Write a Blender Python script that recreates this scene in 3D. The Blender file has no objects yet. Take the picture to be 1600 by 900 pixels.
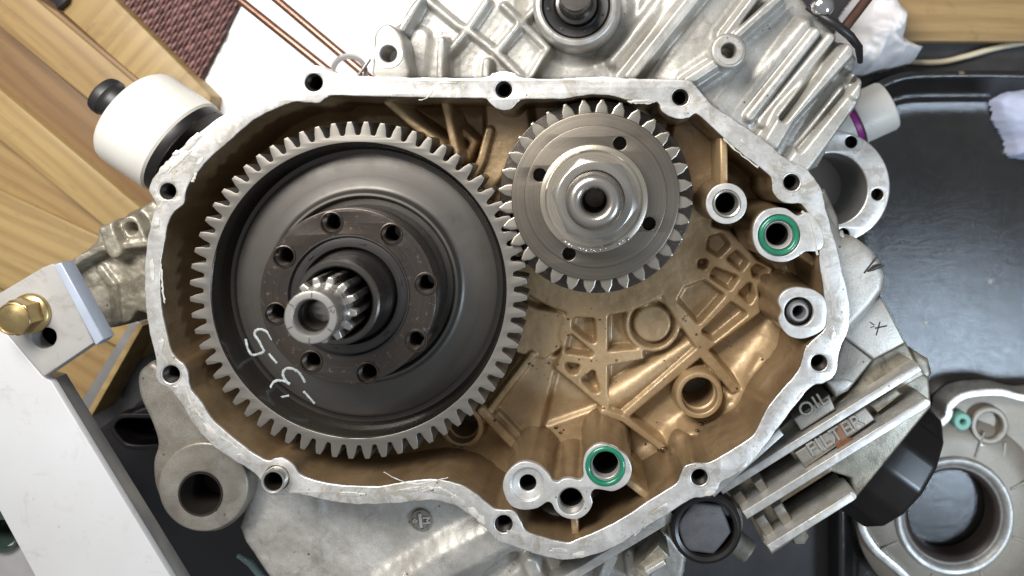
import bpy, bmesh, math, random
import numpy as np
from mathutils import Vector, Matrix, noise as mnoise

random.seed(7); np.random.seed(7)
R = math.radians
# ---------------------------------------------------------------- units
# modelling unit: 1 "u" = 0.3 mm (one picture element on the gasket plane); X right, Y down, z towards the camera
S = 0.0003
CAMH = 1300.0                 # camera height above the gasket plane, in u
VX, VY = 935.0, 240.0         # point of the plane straight below the camera
sc = bpy.context.scene
COL = sc.collection

# ---------------------------------------------------------------- camera
cam_d = bpy.data.cameras.new('camera'); cam = bpy.data.objects.new('camera', cam_d); COL.objects.link(cam)
cam.location = ((VX - 800) * S, (450 - VY) * S, CAMH * S)
cam_d.sensor_width = 36.0
cam_d.lens = 36.0 * CAMH / 1600.0
cam_d.shift_x = (800 - VX) / 1600.0
cam_d.shift_y = (VY - 450) / 1600.0
cam_d.clip_start = 0.01; cam_d.clip_end = 20
cam_d.dof.use_dof = True; cam_d.dof.focus_distance = (CAMH + 25) * S; cam_d.dof.aperture_fstop = 6.5
sc.camera = cam

# ---------------------------------------------------------------- world, lamps, exposure
w = bpy.data.worlds.new('World'); sc.world = w; w.use_nodes = True
nt = w.node_tree; nt.nodes.clear()
o_ = nt.nodes.new('ShaderNodeOutputWorld'); b_ = nt.nodes.new('ShaderNodeBackground')
g_ = nt.nodes.new('ShaderNodeTexCoord'); sx_ = nt.nodes.new('ShaderNodeSeparateXYZ'); cr_ = nt.nodes.new('ShaderNodeValToRGB')
cr_.color_ramp.elements[0].position = 0.25; cr_.color_ramp.elements[0].color = (0.07, 0.06, 0.05, 1)
cr_.color_ramp.elements[1].position = 0.9; cr_.color_ramp.elements[1].color = (0.80, 0.82, 0.84, 1)
ma_ = nt.nodes.new('ShaderNodeMath'); ma_.operation = 'MULTIPLY_ADD'; ma_.inputs[1].default_value = 0.5; ma_.inputs[2].default_value = 0.5
nt.links.new(g_.outputs['Generated'], sx_.inputs[0]); nt.links.new(sx_.outputs['Z'], ma_.inputs[0])
nt.links.new(ma_.outputs[0], cr_.inputs[0]); nt.links.new(cr_.outputs[0], b_.inputs[0]); nt.links.new(b_.outputs[0], o_.inputs[0])
b_.inputs[1].default_value = 0.40

def area(name, px, py, z, tx, ty, tz, sx, sy, power, col):
    d = bpy.data.lights.new(name, 'AREA'); d.shape = 'RECTANGLE'; d.size = sx * S; d.size_y = sy * S; d.energy = power; d.color = col
    o = bpy.data.objects.new(name, d); COL.objects.link(o)
    a = Vector(((px - 800) * S, (450 - py) * S, z * S)); b = Vector(((tx - 800) * S, (450 - ty) * S, tz * S))
    o.location = a; o.rotation_euler = (b - a).to_track_quat('-Z', 'Y').to_euler()
    return o
area('bench_lamp', -60, -900, 1650, 700, 380, -50, 1500, 760, 8.8, (1.0, 0.97, 0.93))
area('window_light', 2600, 1330, 1600, 1500, 600, -300, 400, 400, 2.9, (0.66, 0.82, 1.0))
sc.view_settings.view_transform = 'Standard'; sc.view_settings.look = 'None'
sc.view_settings.gamma = 1.0; sc.view_settings.exposure = 0.06

# ================================================================ helpers
def Q(px, py, z):
    k = (CAMH - z) / CAMH
    return (VX + (px - VX) * k, VY + (py - VY) * k)
def QL(pts, z): return [Q(x, y, z) for x, y in pts]
def P(px, py, z):
    X, Y = Q(px, py, z); return (X, Y, z)
def kz(z): return (CAMH - z) / CAMH

LOC = {}
def thing(name, label, cat, loc, group=None):
    o = bpy.data.objects.new(name, None); COL.objects.link(o); o.empty_display_size = 0.01
    o.location = ((loc[0] - 800) * S, (450 - loc[1]) * S, loc[2] * S)
    LOC[o] = loc; o['label'] = label; o['category'] = cat
    if group: o['group'] = group
    return o
def tag(o, label=None, cat=None, group=None, kind=None):
    if label: o['label'] = label
    if cat: o['category'] = cat
    if group: o['group'] = group
    if kind: o['kind'] = kind
    return o
def finish(name, me, parent, loc, mat, smooth=35):
    if mat is not None: me.materials.append(mat)
    o = bpy.data.objects.new(name, me); COL.objects.link(o)
    if parent is not None:
        o.parent = parent; LOC[o] = LOC[parent]
        if smooth is None: pass
    else:
        o.location = ((loc[0] - 800) * S, (450 - loc[1]) * S, loc[2] * S); LOC[o] = loc
    if smooth:
        me.polygons.foreach_set('use_smooth', np.ones(len(me.polygons), dtype=bool))
        if smooth < 179: me.set_sharp_from_angle(angle=R(smooth))
    me.update()
    return o
def mesh(name, V, F, mat, parent=None, loc=None, smooth=35, fix=True):
    """V in u (X right, Y down, z up)"""
    V = np.asarray(V, dtype=float)
    if parent is not None: loc = LOC[parent]
    if loc is None:
        loc = ((V[:, 0].min() + V[:, 0].max()) / 2, (V[:, 1].min() + V[:, 1].max()) / 2, V[:, 2].min())
    L = np.empty_like(V)
    L[:, 0] = (V[:, 0] - loc[0]) * S; L[:, 1] = -(V[:, 1] - loc[1]) * S; L[:, 2] = (V[:, 2] - loc[2]) * S
    me = bpy.data.meshes.new(name); me.from_pydata(L.tolist(), [], [list(map(int, f)) for f in F]); 
    if fix:
        bm = bmesh.new(); bm.from_mesh(me); bmesh.ops.recalc_face_normals(bm, faces=bm.faces); bm.to_mesh(me); bm.free()
    return finish(name, me, parent, loc, mat, smooth)

def cr(pts, n=4, closed=True):
    """Catmull-Rom resample"""
    p = np.array(pts, float); N = len(p); out = []
    for i in range(N if closed else N - 1):
        if closed: a, b, c, d = p[(i - 1) % N], p[i], p[(i + 1) % N], p[(i + 2) % N]
        else: a, b, c, d = p[max(i - 1, 0)], p[i], p[i + 1], p[min(i + 2, N - 1)]
        for t in np.arange(n) / n:
            out.append(0.5 * ((2 * b) + (-a + c) * t + (2 * a - 5 * b + 4 * c - d) * t * t + (-a + 3 * b - 3 * c + d) * t ** 3))
    if not closed: out.append(p[-1])
    return [tuple(q) for q in out]
def circ(x, y, r, n=40, ry=None, a0=0.0):
    return [(x + r * math.cos(a0 + 2 * math.pi * i / n), y + (ry or r) * math.sin(a0 + 2 * math.pi * i / n)) for i in range(n)]

def plate(name, loops, zt, zb, bev, mat, parent=None, loc=None, smooth=35, res=2):
    """flat plate with holes; loops in plane u"""
    cu = bpy.data.curves.new('tmp', 'CURVE'); cu.dimensions = '2D'; cu.fill_mode = 'BOTH'
    for lp in loops:
        sp = cu.splines.new('POLY'); sp.points.add(len(lp) - 1); sp.use_cyclic_u = True
        sp.points.foreach_set('co', np.array([(x, -y, 0, 1) for x, y in lp], dtype=np.float32).ravel())
    th = zt - zb
    cu.extrude = th / 2 - bev; cu.bevel_depth = bev; cu.bevel_resolution = res; cu.offset = -bev
    ob = bpy.data.objects.new('tmp', cu); COL.objects.link(ob)
    dg = bpy.context.evaluated_depsgraph_get(); dg.update()
    me = bpy.data.meshes.new_from_object(ob.evaluated_get(dg))
    bpy.data.objects.remove(ob); bpy.data.curves.remove(cu)
    me.materials.clear()
    n = len(me.vertices); co = np.empty(n * 3, np.float32); me.vertices.foreach_get('co', co); co = co.reshape(-1, 3).astype(float)
    X, Y, Z = co[:, 0], -co[:, 1], co[:, 2] + (zt + zb) / 2
    if parent is not None: loc = LOC[parent]
    if loc is None: loc = ((X.min() + X.max()) / 2, (Y.min() + Y.max()) / 2, zb)
    L = np.stack([(X - loc[0]) * S, -(Y - loc[1]) * S, (Z - loc[2]) * S], 1).astype(np.float32)
    me.vertices.foreach_set('co', L.ravel()); me.name = name
    bm = bmesh.new(); bm.from_mesh(me); bmesh.ops.remove_doubles(bm, verts=bm.verts, dist=0.05 * S)
    bmesh.ops.recalc_face_normals(bm, faces=bm.faces); bm.to_mesh(me); bm.free()
    return finish(name, me, parent, loc, mat, smooth)

def lathe(name, prof, c, mat, parent=None, n=72, axis=None, smooth=35, a0=0, loc=None):
    """prof: (r, h); revolves about axis through c (X,Y,z) in u; axis default +z"""
    ax = Vector(axis or (0, 0, 1)).normalized()
    t = Vector((1, 0, 0)) if abs(ax.x) < 0.9 else Vector((0, 1, 0))
    e1 = (t - ax * t.dot(ax)).normalized(); e2 = ax.cross(e1)
    V, F = [], []
    for r, h in prof:
        for i in range(n):
            a = a0 + 2 * math.pi * i / n
            p = Vector(c) + ax * h + (e1 * math.cos(a) + e2 * math.sin(a)) * max(r, 0.001)
            V.append(tuple(p))
    for j in range(len(prof) - 1):
        for i in range(n):
            F.append((j * n + i, j * n + (i + 1) % n, (j + 1) * n + (i + 1) % n, (j + 1) * n + i))
    return mesh(name, V, F, mat, parent, loc, smooth)
def tube(name, pts, r, mat, parent=None, n=10, smooth=60, cap=True, loc=None, flat=1.0):
    pts = [Vector(p) for p in pts]; V, F = [], []
    for i, p in enumerate(pts):
        d = (pts[min(i + 1, len(pts) - 1)] - pts[max(i - 1, 0)]).normalized()
        t = Vector((0, 0, 1)) if abs(d.z) < 0.9 else Vector((1, 0, 0))
        e1 = d.cross(t).normalized(); e2 = d.cross(e1).normalized()
        rr = r[i] if isinstance(r, (list, tuple)) else r
        for j in range(n):
            a = 2 * math.pi * j / n
            V.append(tuple(p + (e1 * math.cos(a) + e2 * math.sin(a) * flat) * rr))
    for i in range(len(pts) - 1):
        for j in range(n): F.append((i * n + j, i * n + (j + 1) % n, (i + 1) * n + (j + 1) % n, (i + 1) * n + j))
    if cap: F.append(tuple(range(n))[::-1]); F.append(tuple((len(pts) - 1) * n + j for j in range(n)))
    return mesh(name, V, F, mat, parent, loc, smooth)
def torus(name, c, Rr, r, mat, parent=None, n=56, m=12):
    V, F = [], []
    for i in range(n):
        a = 2 * math.pi * i / n
        for j in range(m):
            b = 2 * math.pi * j / m; q = Rr + r * math.cos(b)
            V.append((c[0] + q * math.cos(a), c[1] + q * math.sin(a), c[2] + r * math.sin(b)))
    for i in range(n):
        for j in range(m): F.append((i * m + j, i * m + (j + 1) % m, ((i + 1) % n) * m + (j + 1) % m, ((i + 1) % n) * m + j))
    return mesh(name, V, F, mat, parent, None, 180)

# --- signed distances on grids
def d_seg(X, Y, a, b):
    ax, ay = a; bx, by = b; dx, dy = bx - ax, by - ay; L2 = dx * dx + dy * dy + 1e-9
    t = np.clip(((X - ax) * dx + (Y - ay) * dy) / L2, 0, 1)
    return np.hypot(X - ax - t * dx, Y - ay - t * dy), t
def d_line(X, Y, pts):
    d = None
    for a, b in zip(pts[:-1], pts[1:]):
        e, _ = d_seg(X, Y, a, b); d = e if d is None else np.minimum(d, e)
    return d
def sd_poly(X, Y, pts):
    """negative inside"""
    d = np.full(X.shape, 1e9); ins = np.zeros(X.shape, bool); n = len(pts)
    for i in range(n):
        a = pts[i]; b = pts[(i + 1) % n]
        e, _ = d_seg(X, Y, a, b); d = np.minimum(d, e)
        cond = ((a[1] > Y) != (b[1] > Y))
        with np.errstate(divide='ignore', invalid='ignore'):
            xi = (b[0] - a[0]) * (Y - a[1]) / ((b[1] - a[1]) if b[1] != a[1] else 1e-9) + a[0]
        ins ^= cond & (X < xi)
    return np.where(ins, -d, d)
def ss(t):
    t = np.clip(t, 0, 1); return t * t * (3 - 2 * t)
def bump(d, hw, soft): return 1 - ss((d - hw) / soft)      # 1 on top, 0 beyond hw+soft
def smax(a, b, k=4.0):
    h = np.clip(0.5 + 0.5 * (a - b) / k, 0, 1); return b + (a - b) * h + k * h * (1 - h)

def vnoise(X, Y, f, seed=0, octv=3):
    rs = np.random.RandomState(seed); out = np.zeros_like(X); amp = 1
    for o in range(octv):
        G = rs.rand(64, 64); x = X * f; y = Y * f; xi = np.floor(x).astype(int); yi = np.floor(y).astype(int); fx = ss(x - xi); fy = ss(y - yi)
        g = lambda i, j: G[i % 64, j % 64]
        v = (g(xi, yi) * (1 - fx) + g(xi + 1, yi) * fx) * (1 - fy) + (g(xi, yi + 1) * (1 - fx) + g(xi + 1, yi + 1) * fx) * fy
        out += amp * (v - 0.5); amp *= 0.5; f *= 2.03
    return out
def hfield(name, x0, x1, y0, y1, res, zf, mat, parent, loc=None, smooth=179):
    nx = int((x1 - x0) / res) + 1; ny = int((y1 - y0) / res) + 1
    X, Y = np.meshgrid(np.linspace(x0, x1, nx), np.linspace(y0, y1, ny))
    Z, keep = zf(X, Y)
    idx = np.arange(nx * ny).reshape(ny, nx)
    a = idx[:-1, :-1]; b = idx[:-1, 1:]; c = idx[1:, 1:]; d = idx[1:, :-1]
    q = np.stack([a, d, c, b], -1).reshape(-1, 4)
    kf = keep.ravel(); q = q[kf[q].all(1)]
    used = np.unique(q); remap = np.zeros(nx * ny, int); remap[used] = np.arange(len(used)); q = remap[q]
    V = np.stack([X.ravel()[used], Y.ravel()[used], Z.ravel()[used]], 1)
    lc = LOC[parent] if parent is not None else loc
    L = np.stack([(V[:, 0] - lc[0]) * S, -(V[:, 1] - lc[1]) * S, (V[:, 2] - lc[2]) * S], 1).astype(np.float32)
    me = bpy.data.meshes.new(name); me.vertices.add(len(L)); me.vertices.foreach_set('co', L.ravel())
    me.loops.add(q.size); me.polygons.add(len(q)); me.loops.foreach_set('vertex_index', q.ravel().astype(np.int32))
    me.polygons.foreach_set('loop_start', np.arange(0, q.size, 4, dtype=np.int32)); me.polygons.foreach_set('loop_total', np.full(len(q), 4, np.int32))
    me.update(calc_edges=True); me.validate()
    return finish(name, me, parent, lc, mat, smooth)
def text_mesh(name, txt, size, c, ang, depth, mat, parent, bev=0.6, weight=0.0, sx=1.0):
    cu = bpy.data.curves.new('tmp', 'FONT'); cu.body = txt; cu.size = size; cu.extrude = depth; cu.bevel_depth = bev; cu.bevel_resolution = 1
    cu.align_x = 'CENTER'; cu.align_y = 'CENTER'; cu.offset = weight; cu.space_character = 1.08; cu.resolution_u = 6
    ob = bpy.data.objects.new('tmp', cu); COL.objects.link(ob)
    dg = bpy.context.evaluated_depsgraph_get(); dg.update()
    me = bpy.data.meshes.new_from_object(ob.evaluated_get(dg)); bpy.data.objects.remove(ob); bpy.data.curves.remove(cu)
    me.materials.clear(); n = len(me.vertices); co = np.empty(n * 3, np.float32); me.vertices.foreach_get('co', co); co = co.reshape(-1, 3).astype(float)
    co[:, 0] *= sx
    ca, sa = math.cos(ang), math.sin(ang); x = co[:, 0] * ca - co[:, 1] * sa; y = co[:, 0] * sa + co[:, 1] * ca
    lc = LOC[parent]
    L = np.stack([(c[0] + x - lc[0]) * S, (y - (c[1] - lc[1])) * S, (c[2] + co[:, 2] - lc[2]) * S], 1).astype(np.float32)
    me.vertices.foreach_set('co', L.ravel()); me.name = name
    return finish(name, me, parent, lc, mat, 30)

# ================================================================ materials
def lin(r, g, b):
    f = lambda c: (c / 255 / 12.92) if c / 255 <= 0.04045 else ((c / 255 + 0.055) / 1.055) ** 2.4
    return (f(r), f(g), f(b), 1)
class NB:
    def __init__(s, name):
        s.m = bpy.data.materials.new(name); s.m.use_nodes = True; s.t = s.m.node_tree; s.t.nodes.clear()
        s.out = s.t.nodes.new('ShaderNodeOutputMaterial'); s.b = s.t.nodes.new('ShaderNodeBsdfPrincipled')
        s.t.links.new(s.b.outputs[0], s.out.inputs[0]); s.tc = s.t.nodes.new('ShaderNodeTexCoord').outputs['Object']
    def n(s, ty, **k):
        x = s.t.nodes.new(ty)
        for a, v in k.items(): setattr(x, a, v)
        return x
    def l(s, a, b): s.t.links.new(a, b)
    def vec(s, scale=(1, 1, 1), rot=0.0):
        m = s.n('ShaderNodeMapping'); s.l(s.tc, m.inputs[0]); m.inputs['Scale'].default_value = scale; m.inputs['Rotation'].default_value = (0, 0, rot); return m.outputs[0]
    def noise(s, scale, detail=4, rough=0.55, vec=None, dist=0.0):
        x = s.n('ShaderNodeTexNoise'); x.inputs['Scale'].default_value = scale; x.inputs['Detail'].default_value = detail; x.inputs['Roughness'].default_value = rough; x.inputs['Distortion'].default_value = dist
        s.l(vec if vec is not None else s.tc, x.inputs['Vector']); return x.outputs['Fac']
    def ramp(s, fac, stops, interp='LINEAR'):
        x = s.n('ShaderNodeValToRGB'); x.color_ramp.interpolation = interp; e = x.color_ramp.elements
        while len(e) < len(stops): e.new(0.5)
        for q, (p, c) in zip(e, stops):
            q.position = p; q.color = c if isinstance(c, tuple) else (c, c, c, 1)
        s.l(fac, x.inputs[0]); return x.outputs[0]
    def mix(s, fac, a, b, mode='MIX'):
        x = s.n('ShaderNodeMix', data_type='RGBA', blend_type=mode)
        if isinstance(fac, float): x.inputs[0].default_value = fac
        else: s.l(fac, x.inputs[0])
        for v, i in ((a, 6), (b, 7)):
            if isinstance(v, tuple): x.inputs[i].default_value = v
            else: s.l(v, x.inputs[i])
        return x.outputs[2]
    def math(s, op, a, b=None):
        x = s.n('ShaderNodeMath', operation=op)
        for v, i in ((a, 0), (b, 1)):
            if v is None: continue
            if isinstance(v, (int, float)): x.inputs[i].default_value = v
            else: s.l(v, x.inputs[i])
        return x.outputs[0]
    def bump(s, h, strength=0.3, dist=0.0003):
        x = s.n('ShaderNodeBump'); x.inputs['Strength'].default_value = strength; x.inputs['Distance'].default_value = dist
        s.l(h, x.inputs['Height']); s.l(x.outputs[0], s.b.inputs['Normal'])
    def set(s, col=None, metal=None, rough=None, **k):
        for v, nm in ((col, 'Base Color'), (metal, 'Metallic'), (rough, 'Roughness')):
            if v is None: continue
            if isinstance(v, (int, float, tuple)): s.b.inputs[nm].default_value = v
            else: s.l(v, s.b.inputs[nm])
        for nm, v in k.items(): s.b.inputs[nm.replace('_', ' ')].default_value = v
        return s.m
def cast(name, c_hi, c_lo, metal, rough, grit=1500, bumpk=0.25, dirt=0.0, dirtc=(0.05, 0.04, 0.03, 1), big=45, coat=0.0, spots=0.0):
    b = NB(name); n1 = b.noise(big, 5, 0.6); n2 = b.noise(grit, 3, 0.6)
    c = b.mix(b.ramp(n1, [(0.3, 0.0), (0.7, 1.0)]), c_lo, c_hi)
    c = b.mix(b.ramp(b.noise(1900, 2, 0.5), [(0.36, 0.34), (0.66, 0.0)]), c, (c_lo[0] * 0.55, c_lo[1] * 0.52, c_lo[2] * 0.48, 1))
    if dirt > 0:
        nd = b.noise(70, 8, 0.72, dist=0.6); c = b.mix(b.ramp(nd, [(0.60 - 0.12 * dirt, 0.0), (0.74, min(1, 0.85 * dirt + 0.1))]), c, dirtc)
    if spots > 0:
        v = b.n('ShaderNodeTexVoronoi'); v.inputs['Scale'].default_value = 190; b.l(b.tc, v.inputs['Vector'])
        k = b.math('MULTIPLY', b.ramp(v.outputs['Distance'], [(0.07, 1.0), (0.15, 0.0)]), b.ramp(b.noise(60, 3), [(0.52, 0.0), (0.6, spots)]))
        c = b.mix(k, c, (0.02, 0.018, 0.015, 1))
    r = b.ramp(n1, [(0.25, rough - 0.08), (0.75, rough + 0.1)])
    b.bump(b.math('ADD', b.math('MULTIPLY', n2, 0.6), b.math('MULTIPLY', b.noise(grit / 4, 3), 0.8)), bumpk, 0.0003)
    b.set(c, metal, r, Coat_Weight=coat, Coat_Roughness=0.1)
    if coat > 0: b.l(b.ramp(b.noise(42, 4, 0.6), [(0.48, 0.0), (0.62, min(1.0, coat * 3))]), b.b.inputs['Coat Weight'])
    return b.m
M = {}
M['cast'] = cast('cast_aluminium', lin(198, 196, 190), lin(156, 152, 144), 0.45, 0.42, 1300, 0.34, 0.5, (0.10, 0.085, 0.065, 1), 40, 0.0, 0.8)
M['cast_dirty'] = cast('grimy_cast_aluminium', lin(182, 176, 160), lin(128, 120, 104), 0.45, 0.42, 1300, 0.35, 1.0, (0.045, 0.036, 0.026, 1), 60, 0.1, 0.8)
M['cast_dark'] = cast('grey_worn_aluminium', lin(160, 155, 146), lin(120, 114, 104), 0.5, 0.45, 1200, 0.3, 0.5, (0.07, 0.06, 0.05, 1), 50, 0.0, 0.7)
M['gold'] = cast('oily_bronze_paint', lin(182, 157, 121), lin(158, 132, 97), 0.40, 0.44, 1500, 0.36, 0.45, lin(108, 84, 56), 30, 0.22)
M['gold_shaded'] = cast('oily_bronze_paint_shaded', lin(150, 128, 98), lin(118, 96, 70), 0.4, 0.36, 1500, 0.3, 0.5, lin(66, 46, 28), 34, 0.25)  # darker copy of the bronze paint; cavity shade put into the colour
def mach(name, c1, c2, rot, rough, metal=0.6, stain=0.3):
    b = NB(name)
    s1 = b.noise(900, 3, 0.6, b.vec((0.10, 1.6, 1), rot)); s2 = b.noise(700, 3, 0.6, b.vec((1.6, 0.09, 1), rot + 0.7)); n1 = b.noise(60, 6, 0.65); n3 = b.noise(150, 7, 0.7, dist=0.4)
    c = b.mix(b.ramp(n3, [(0.36, 0.0), (0.66, 1.0)]), c2, c1)
    c = b.mix(b.ramp(s1, [(0.60, 0.0), (0.74, 0.35)]), c, lin(150, 146, 140))
    c = b.mix(b.ramp(s2, [(0.62, 0.0), (0.74, 0.30)]), c, lin(236, 235, 232))
    nd = b.noise(75, 9, 0.78, dist=1.2); c = b.mix(b.ramp(nd, [(0.53, 0.0), (0.58, stain)]), c, lin(172, 162, 142))
    ne = b.noise(48, 9, 0.75, dist=1.5); c = b.mix(b.ramp(ne, [(0.60, 0.0), (0.64, stain * 0.9)]), c, lin(228, 226, 220))
    nf = b.noise(130, 8, 0.8, dist=1.0); c = b.mix(b.ramp(nf, [(0.66, 0.0), (0.70, stain)]), c, lin(92, 84, 72))
    v = b.n('ShaderNodeTexVoronoi'); v.inputs['Scale'].default_value = 260; b.l(b.tc, v.inputs['Vector'])
    k = b.math('MULTIPLY', b.ramp(v.outputs['Distance'], [(0.06, 1.0), (0.16, 0.0)]), b.ramp(b.noise(75, 3), [(0.56, 0.0), (0.62, 0.85)]))
    c = b.mix(k, c, (0.03, 0.027, 0.022, 1))
    b.bump(b.math('ADD', b.math('ADD', s1, s2), b.math('MULTIPLY', b.math('ADD', nd, ne), 1.2)), 0.14, 0.0002)
    b.set(c, metal, b.ramp(n1, [(0.3, rough - 0.1), (0.7, rough + 0.14)])); return b.m
M['mach'] = mach('machined_gasket_face', lin(228, 226, 222), lin(192, 189, 184), 0.2, 0.36, 0.7, 0.6)
M['mach_clean'] = mach('clean_machined_aluminium', lin(214, 213, 210), lin(190, 188, 184), 0.9, 0.36, 0.6, 0.25)
M['rail'] = mach('machined_rail', lin(196, 194, 190), lin(164, 161, 155), 0.5, 0.4, 0.6, 0.5)
def turned(name, c1, c2, freq, rough, metal=1.0, mott=0.25, bumpk=0.05, spots=0.0, coat=0.0):
    b = NB(name); sp = b.n('ShaderNodeSeparateXYZ'); b.l(b.tc, sp.inputs[0])
    rr = b.math('SQRT', b.math('ADD', b.math('MULTIPLY', sp.outputs[0], sp.outputs[0]), b.math('MULTIPLY', sp.outputs[1], sp.outputs[1])))
    cb = b.n('ShaderNodeCombineXYZ'); b.l(b.math('MULTIPLY', rr, freq), cb.inputs[0]); b.l(b.math('MULTIPLY', sp.outputs[2], freq * 0.3), cb.inputs[1])
    rings = b.noise(1.0, 3, 0.6, cb.outputs[0]); n1 = b.noise(55, 5, 0.65); n2 = b.noise(900, 3, 0.6)
    c = b.mix(b.ramp(rings, [(0.3, 0.0), (0.7, 1.0)]), c2, c1)
    c = b.mix(b.ramp(n1, [(0.4, 0.0), (0.7, mott)]), c, lin(70, 56, 42))
    if spots: c = b.mix(b.ramp(b.noise(420, 4, 0.7), [(0.60, 0.0), (0.68, spots)]), c, lin(190, 180, 170))
    b.bump(b.math('ADD', rings, b.math('MULTIPLY', n2, 0.5)), bumpk, 0.0002)
    b.set(c, metal, b.ramp(n1, [(0.3, rough - 0.06), (0.7, rough + 0.1)]), Coat_Weight=coat, Coat_Roughness=0.1); return b.m
M['gear_ring'] = turned('ground_gear_steel', lin(140, 136, 129), lin(122, 117, 110), 5000, 0.42, 0.8, 0.15)
M['gear_web'] = turned('dark_turned_steel', lin(96, 93, 89), lin(83, 80, 76), 6500, 0.44, 0.8, 0.12, 0.03)
M['groove_oil_shade'] = turned('oily_shaded_groove', lin(66, 63, 60), lin(50, 47, 45), 5000, 0.24, 0.8, 0.4, 0.02, 0.0, 0.5)  # oil film, with the recess shade put into its dark colour
M['hub'] = turned('oily_black_steel', lin(84, 78, 74), lin(60, 54, 50), 4000, 0.30, 0.75, 0.55, 0.12, 0.22, 0.3)
M['hub_in'] = turned('black_oil_seal', lin(62, 60, 60), lin(44, 42, 42), 9000, 0.32, 0.4, 0.2, 0.05, 0.0, 0.2)
M['sleeve'] = turned('dark_ground_sleeve', lin(112, 108, 104), lin(84, 80, 77), 9000, 0.28, 0.9, 0.2)
M['shaft'] = turned('bright_ground_steel', lin(200, 197, 191), lin(176, 172, 166), 9000, 0.27, 0.8, 0.1)
M['crank'] = turned('crank_gear_steel', lin(128, 121, 111), lin(108, 101, 91), 5000, 0.36, 0.85, 0.25)
M['tooth'] = turned('bright_tooth_steel', lin(188, 182, 171), lin(156, 149, 136), 3000, 0.3, 0.85, 0.5)
M['nut'] = turned('polished_nut_steel', lin(196, 188, 174), lin(160, 152, 138), 4500, 0.26, 0.8, 0.4)
M['hexs'] = turned('hex_steel', lin(168, 164, 157), lin(146, 141, 134), 4500, 0.26, 0.8, 0.2)
def plain(name, c, metal, rough, coat=0.0, var=0.15, bumpk=0.08, scale=80, grit=900):
    b = NB(name); n1 = b.noise(scale, 5, 0.6); c2 = tuple(x * (1 - var) for x in c[:3]) + (1,); 
    b.bump(b.noise(grit, 3), bumpk, 0.0003)
    b.set(b.mix(b.ramp(n1, [(0.3, 0.0), (0.7, 1.0)]), c2, c), metal, b.ramp(n1, [(0.2, max(rough - 0.06, 0.02)), (0.8, rough + 0.08)]), Coat_Weight=coat); return b.m
M['shaded_bore'] = plain('shaded_dark_bore', lin(50, 45, 41), 0.5, 0.42)  # hole linings: the shade inside is put into this dark colour
M['green'] = plain('green_rubber', lin(14, 116, 84), 0.0, 0.3, 0.6, 0.3, 0.06, 160, 500)
M['mint'] = plain('mint_seal', lin(130, 190, 170), 0.0, 0.45)
M['filter'] = plain('satin_black_filter', lin(20, 17, 16), 0.0, 0.30, 0.0, 0.35, 0.05, 60)
M['black_paint'] = plain('glossy_black_paint', lin(24, 21, 20), 0.0, 0.36, 0.0, 0.3, 0.03, 30)
M['black_rubber'] = plain('black_rubber', lin(34, 33, 33), 0.0, 0.42)
M['black_plastic'] = plain('black_plastic', lin(22, 22, 26), 0.0, 0.38, 0, 0.2, 0.1)
M['plug'] = cast('grey_oily_plug', lin(86, 87, 90), lin(62, 62, 66), 0.0, 0.55, 700, 0.25, 0.5, (0.02, 0.02, 0.022, 1), 60, 0.1)
def scuffed(name, c, c2, amt, rough):
    b = NB(name); n1 = b.noise(14, 6, 0.6); n2 = b.noise(60, 9, 0.75, dist=1.0); s1 = b.noise(420, 3, 0.6, b.vec((0.06, 1.4, 1), 0.9)); s2 = b.noise(300, 3, 0.6, b.vec((1.4, 0.05, 1), 0.3))
    cc = b.mix(b.ramp(n1, [(0.35, 0.0), (0.7, 0.5)]), c, c2)
    cc = b.mix(b.ramp(n2, [(0.56, 0.0), (0.72, amt)]), cc, lin(120, 112, 102))
    cc = b.mix(b.ramp(s1, [(0.68, 0.0), (0.74, amt * 0.8)]), cc, lin(110, 106, 100)); cc = b.mix(b.ramp(s2, [(0.70, 0.0), (0.76, amt * 0.6)]), cc, lin(120, 116, 110))
    v = b.n('ShaderNodeTexVoronoi'); v.inputs['Scale'].default_value = 90; b.l(b.tc, v.inputs['Vector'])
    cc = b.mix(b.math('MULTIPLY', b.ramp(v.outputs['Distance'], [(0.03, 1.0), (0.07, 0.0)]), b.ramp(b.noise(40, 3), [(0.5, 0.0), (0.6, amt)])), cc, lin(70, 62, 55))
    b.bump(b.noise(900, 3), 0.05, 0.0002); b.set(cc, 0.0, b.ramp(n2, [(0.3, rough - 0.08), (0.7, rough + 0.1)])); return b.m
M['white_paint'] = scuffed('white_painted_steel', lin(186, 186, 187), lin(172, 170, 168), 0.3, 0.45)
M['tab_paint'] = scuffed('scuffed_grey_white_tab', lin(160, 158, 155), lin(138, 134, 128), 0.8, 0.45)
M['white_plastic'] = scuffed('white_plastic', lin(208, 205, 198), lin(190, 186, 178), 0.3, 0.4)
M['white_sheet'] = plain('white_sheet', lin(246, 246, 246), 0.0, 0.6, 0, 0.02, 0.02, 10)
M['grey_metal'] = plain('grey_sheet_metal', lin(178, 176, 176), 0.5, 0.4, 0, 0.1, 0.03)
M['edge_metal'] = plain('worn_steel_edge', lin(160, 158, 156), 0.7, 0.4, 0, 0.15, 0.05)
M['brass'] = plain('zinc_yellow_bolt', lin(196, 172, 122), 0.9, 0.3, 0, 0.35, 0.05, 150)
M['copper'] = plain('copper_rod', lin(158, 122, 106), 0.9, 0.3, 0, 0.35, 0.05, 60)
M['chrome'] = plain('chrome', lin(220, 220, 222), 1.0, 0.1, 0, 0.05, 0.0)
M['magenta'] = plain('magenta_band', lin(150, 40, 130), 0.0, 0.4)
M['cable'] = plain('cream_cable', lin(205, 196, 170), 0.0, 0.45)
M['teal'] = plain('teal_plastic', lin(128, 152, 156), 0.0, 0.2)
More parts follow.
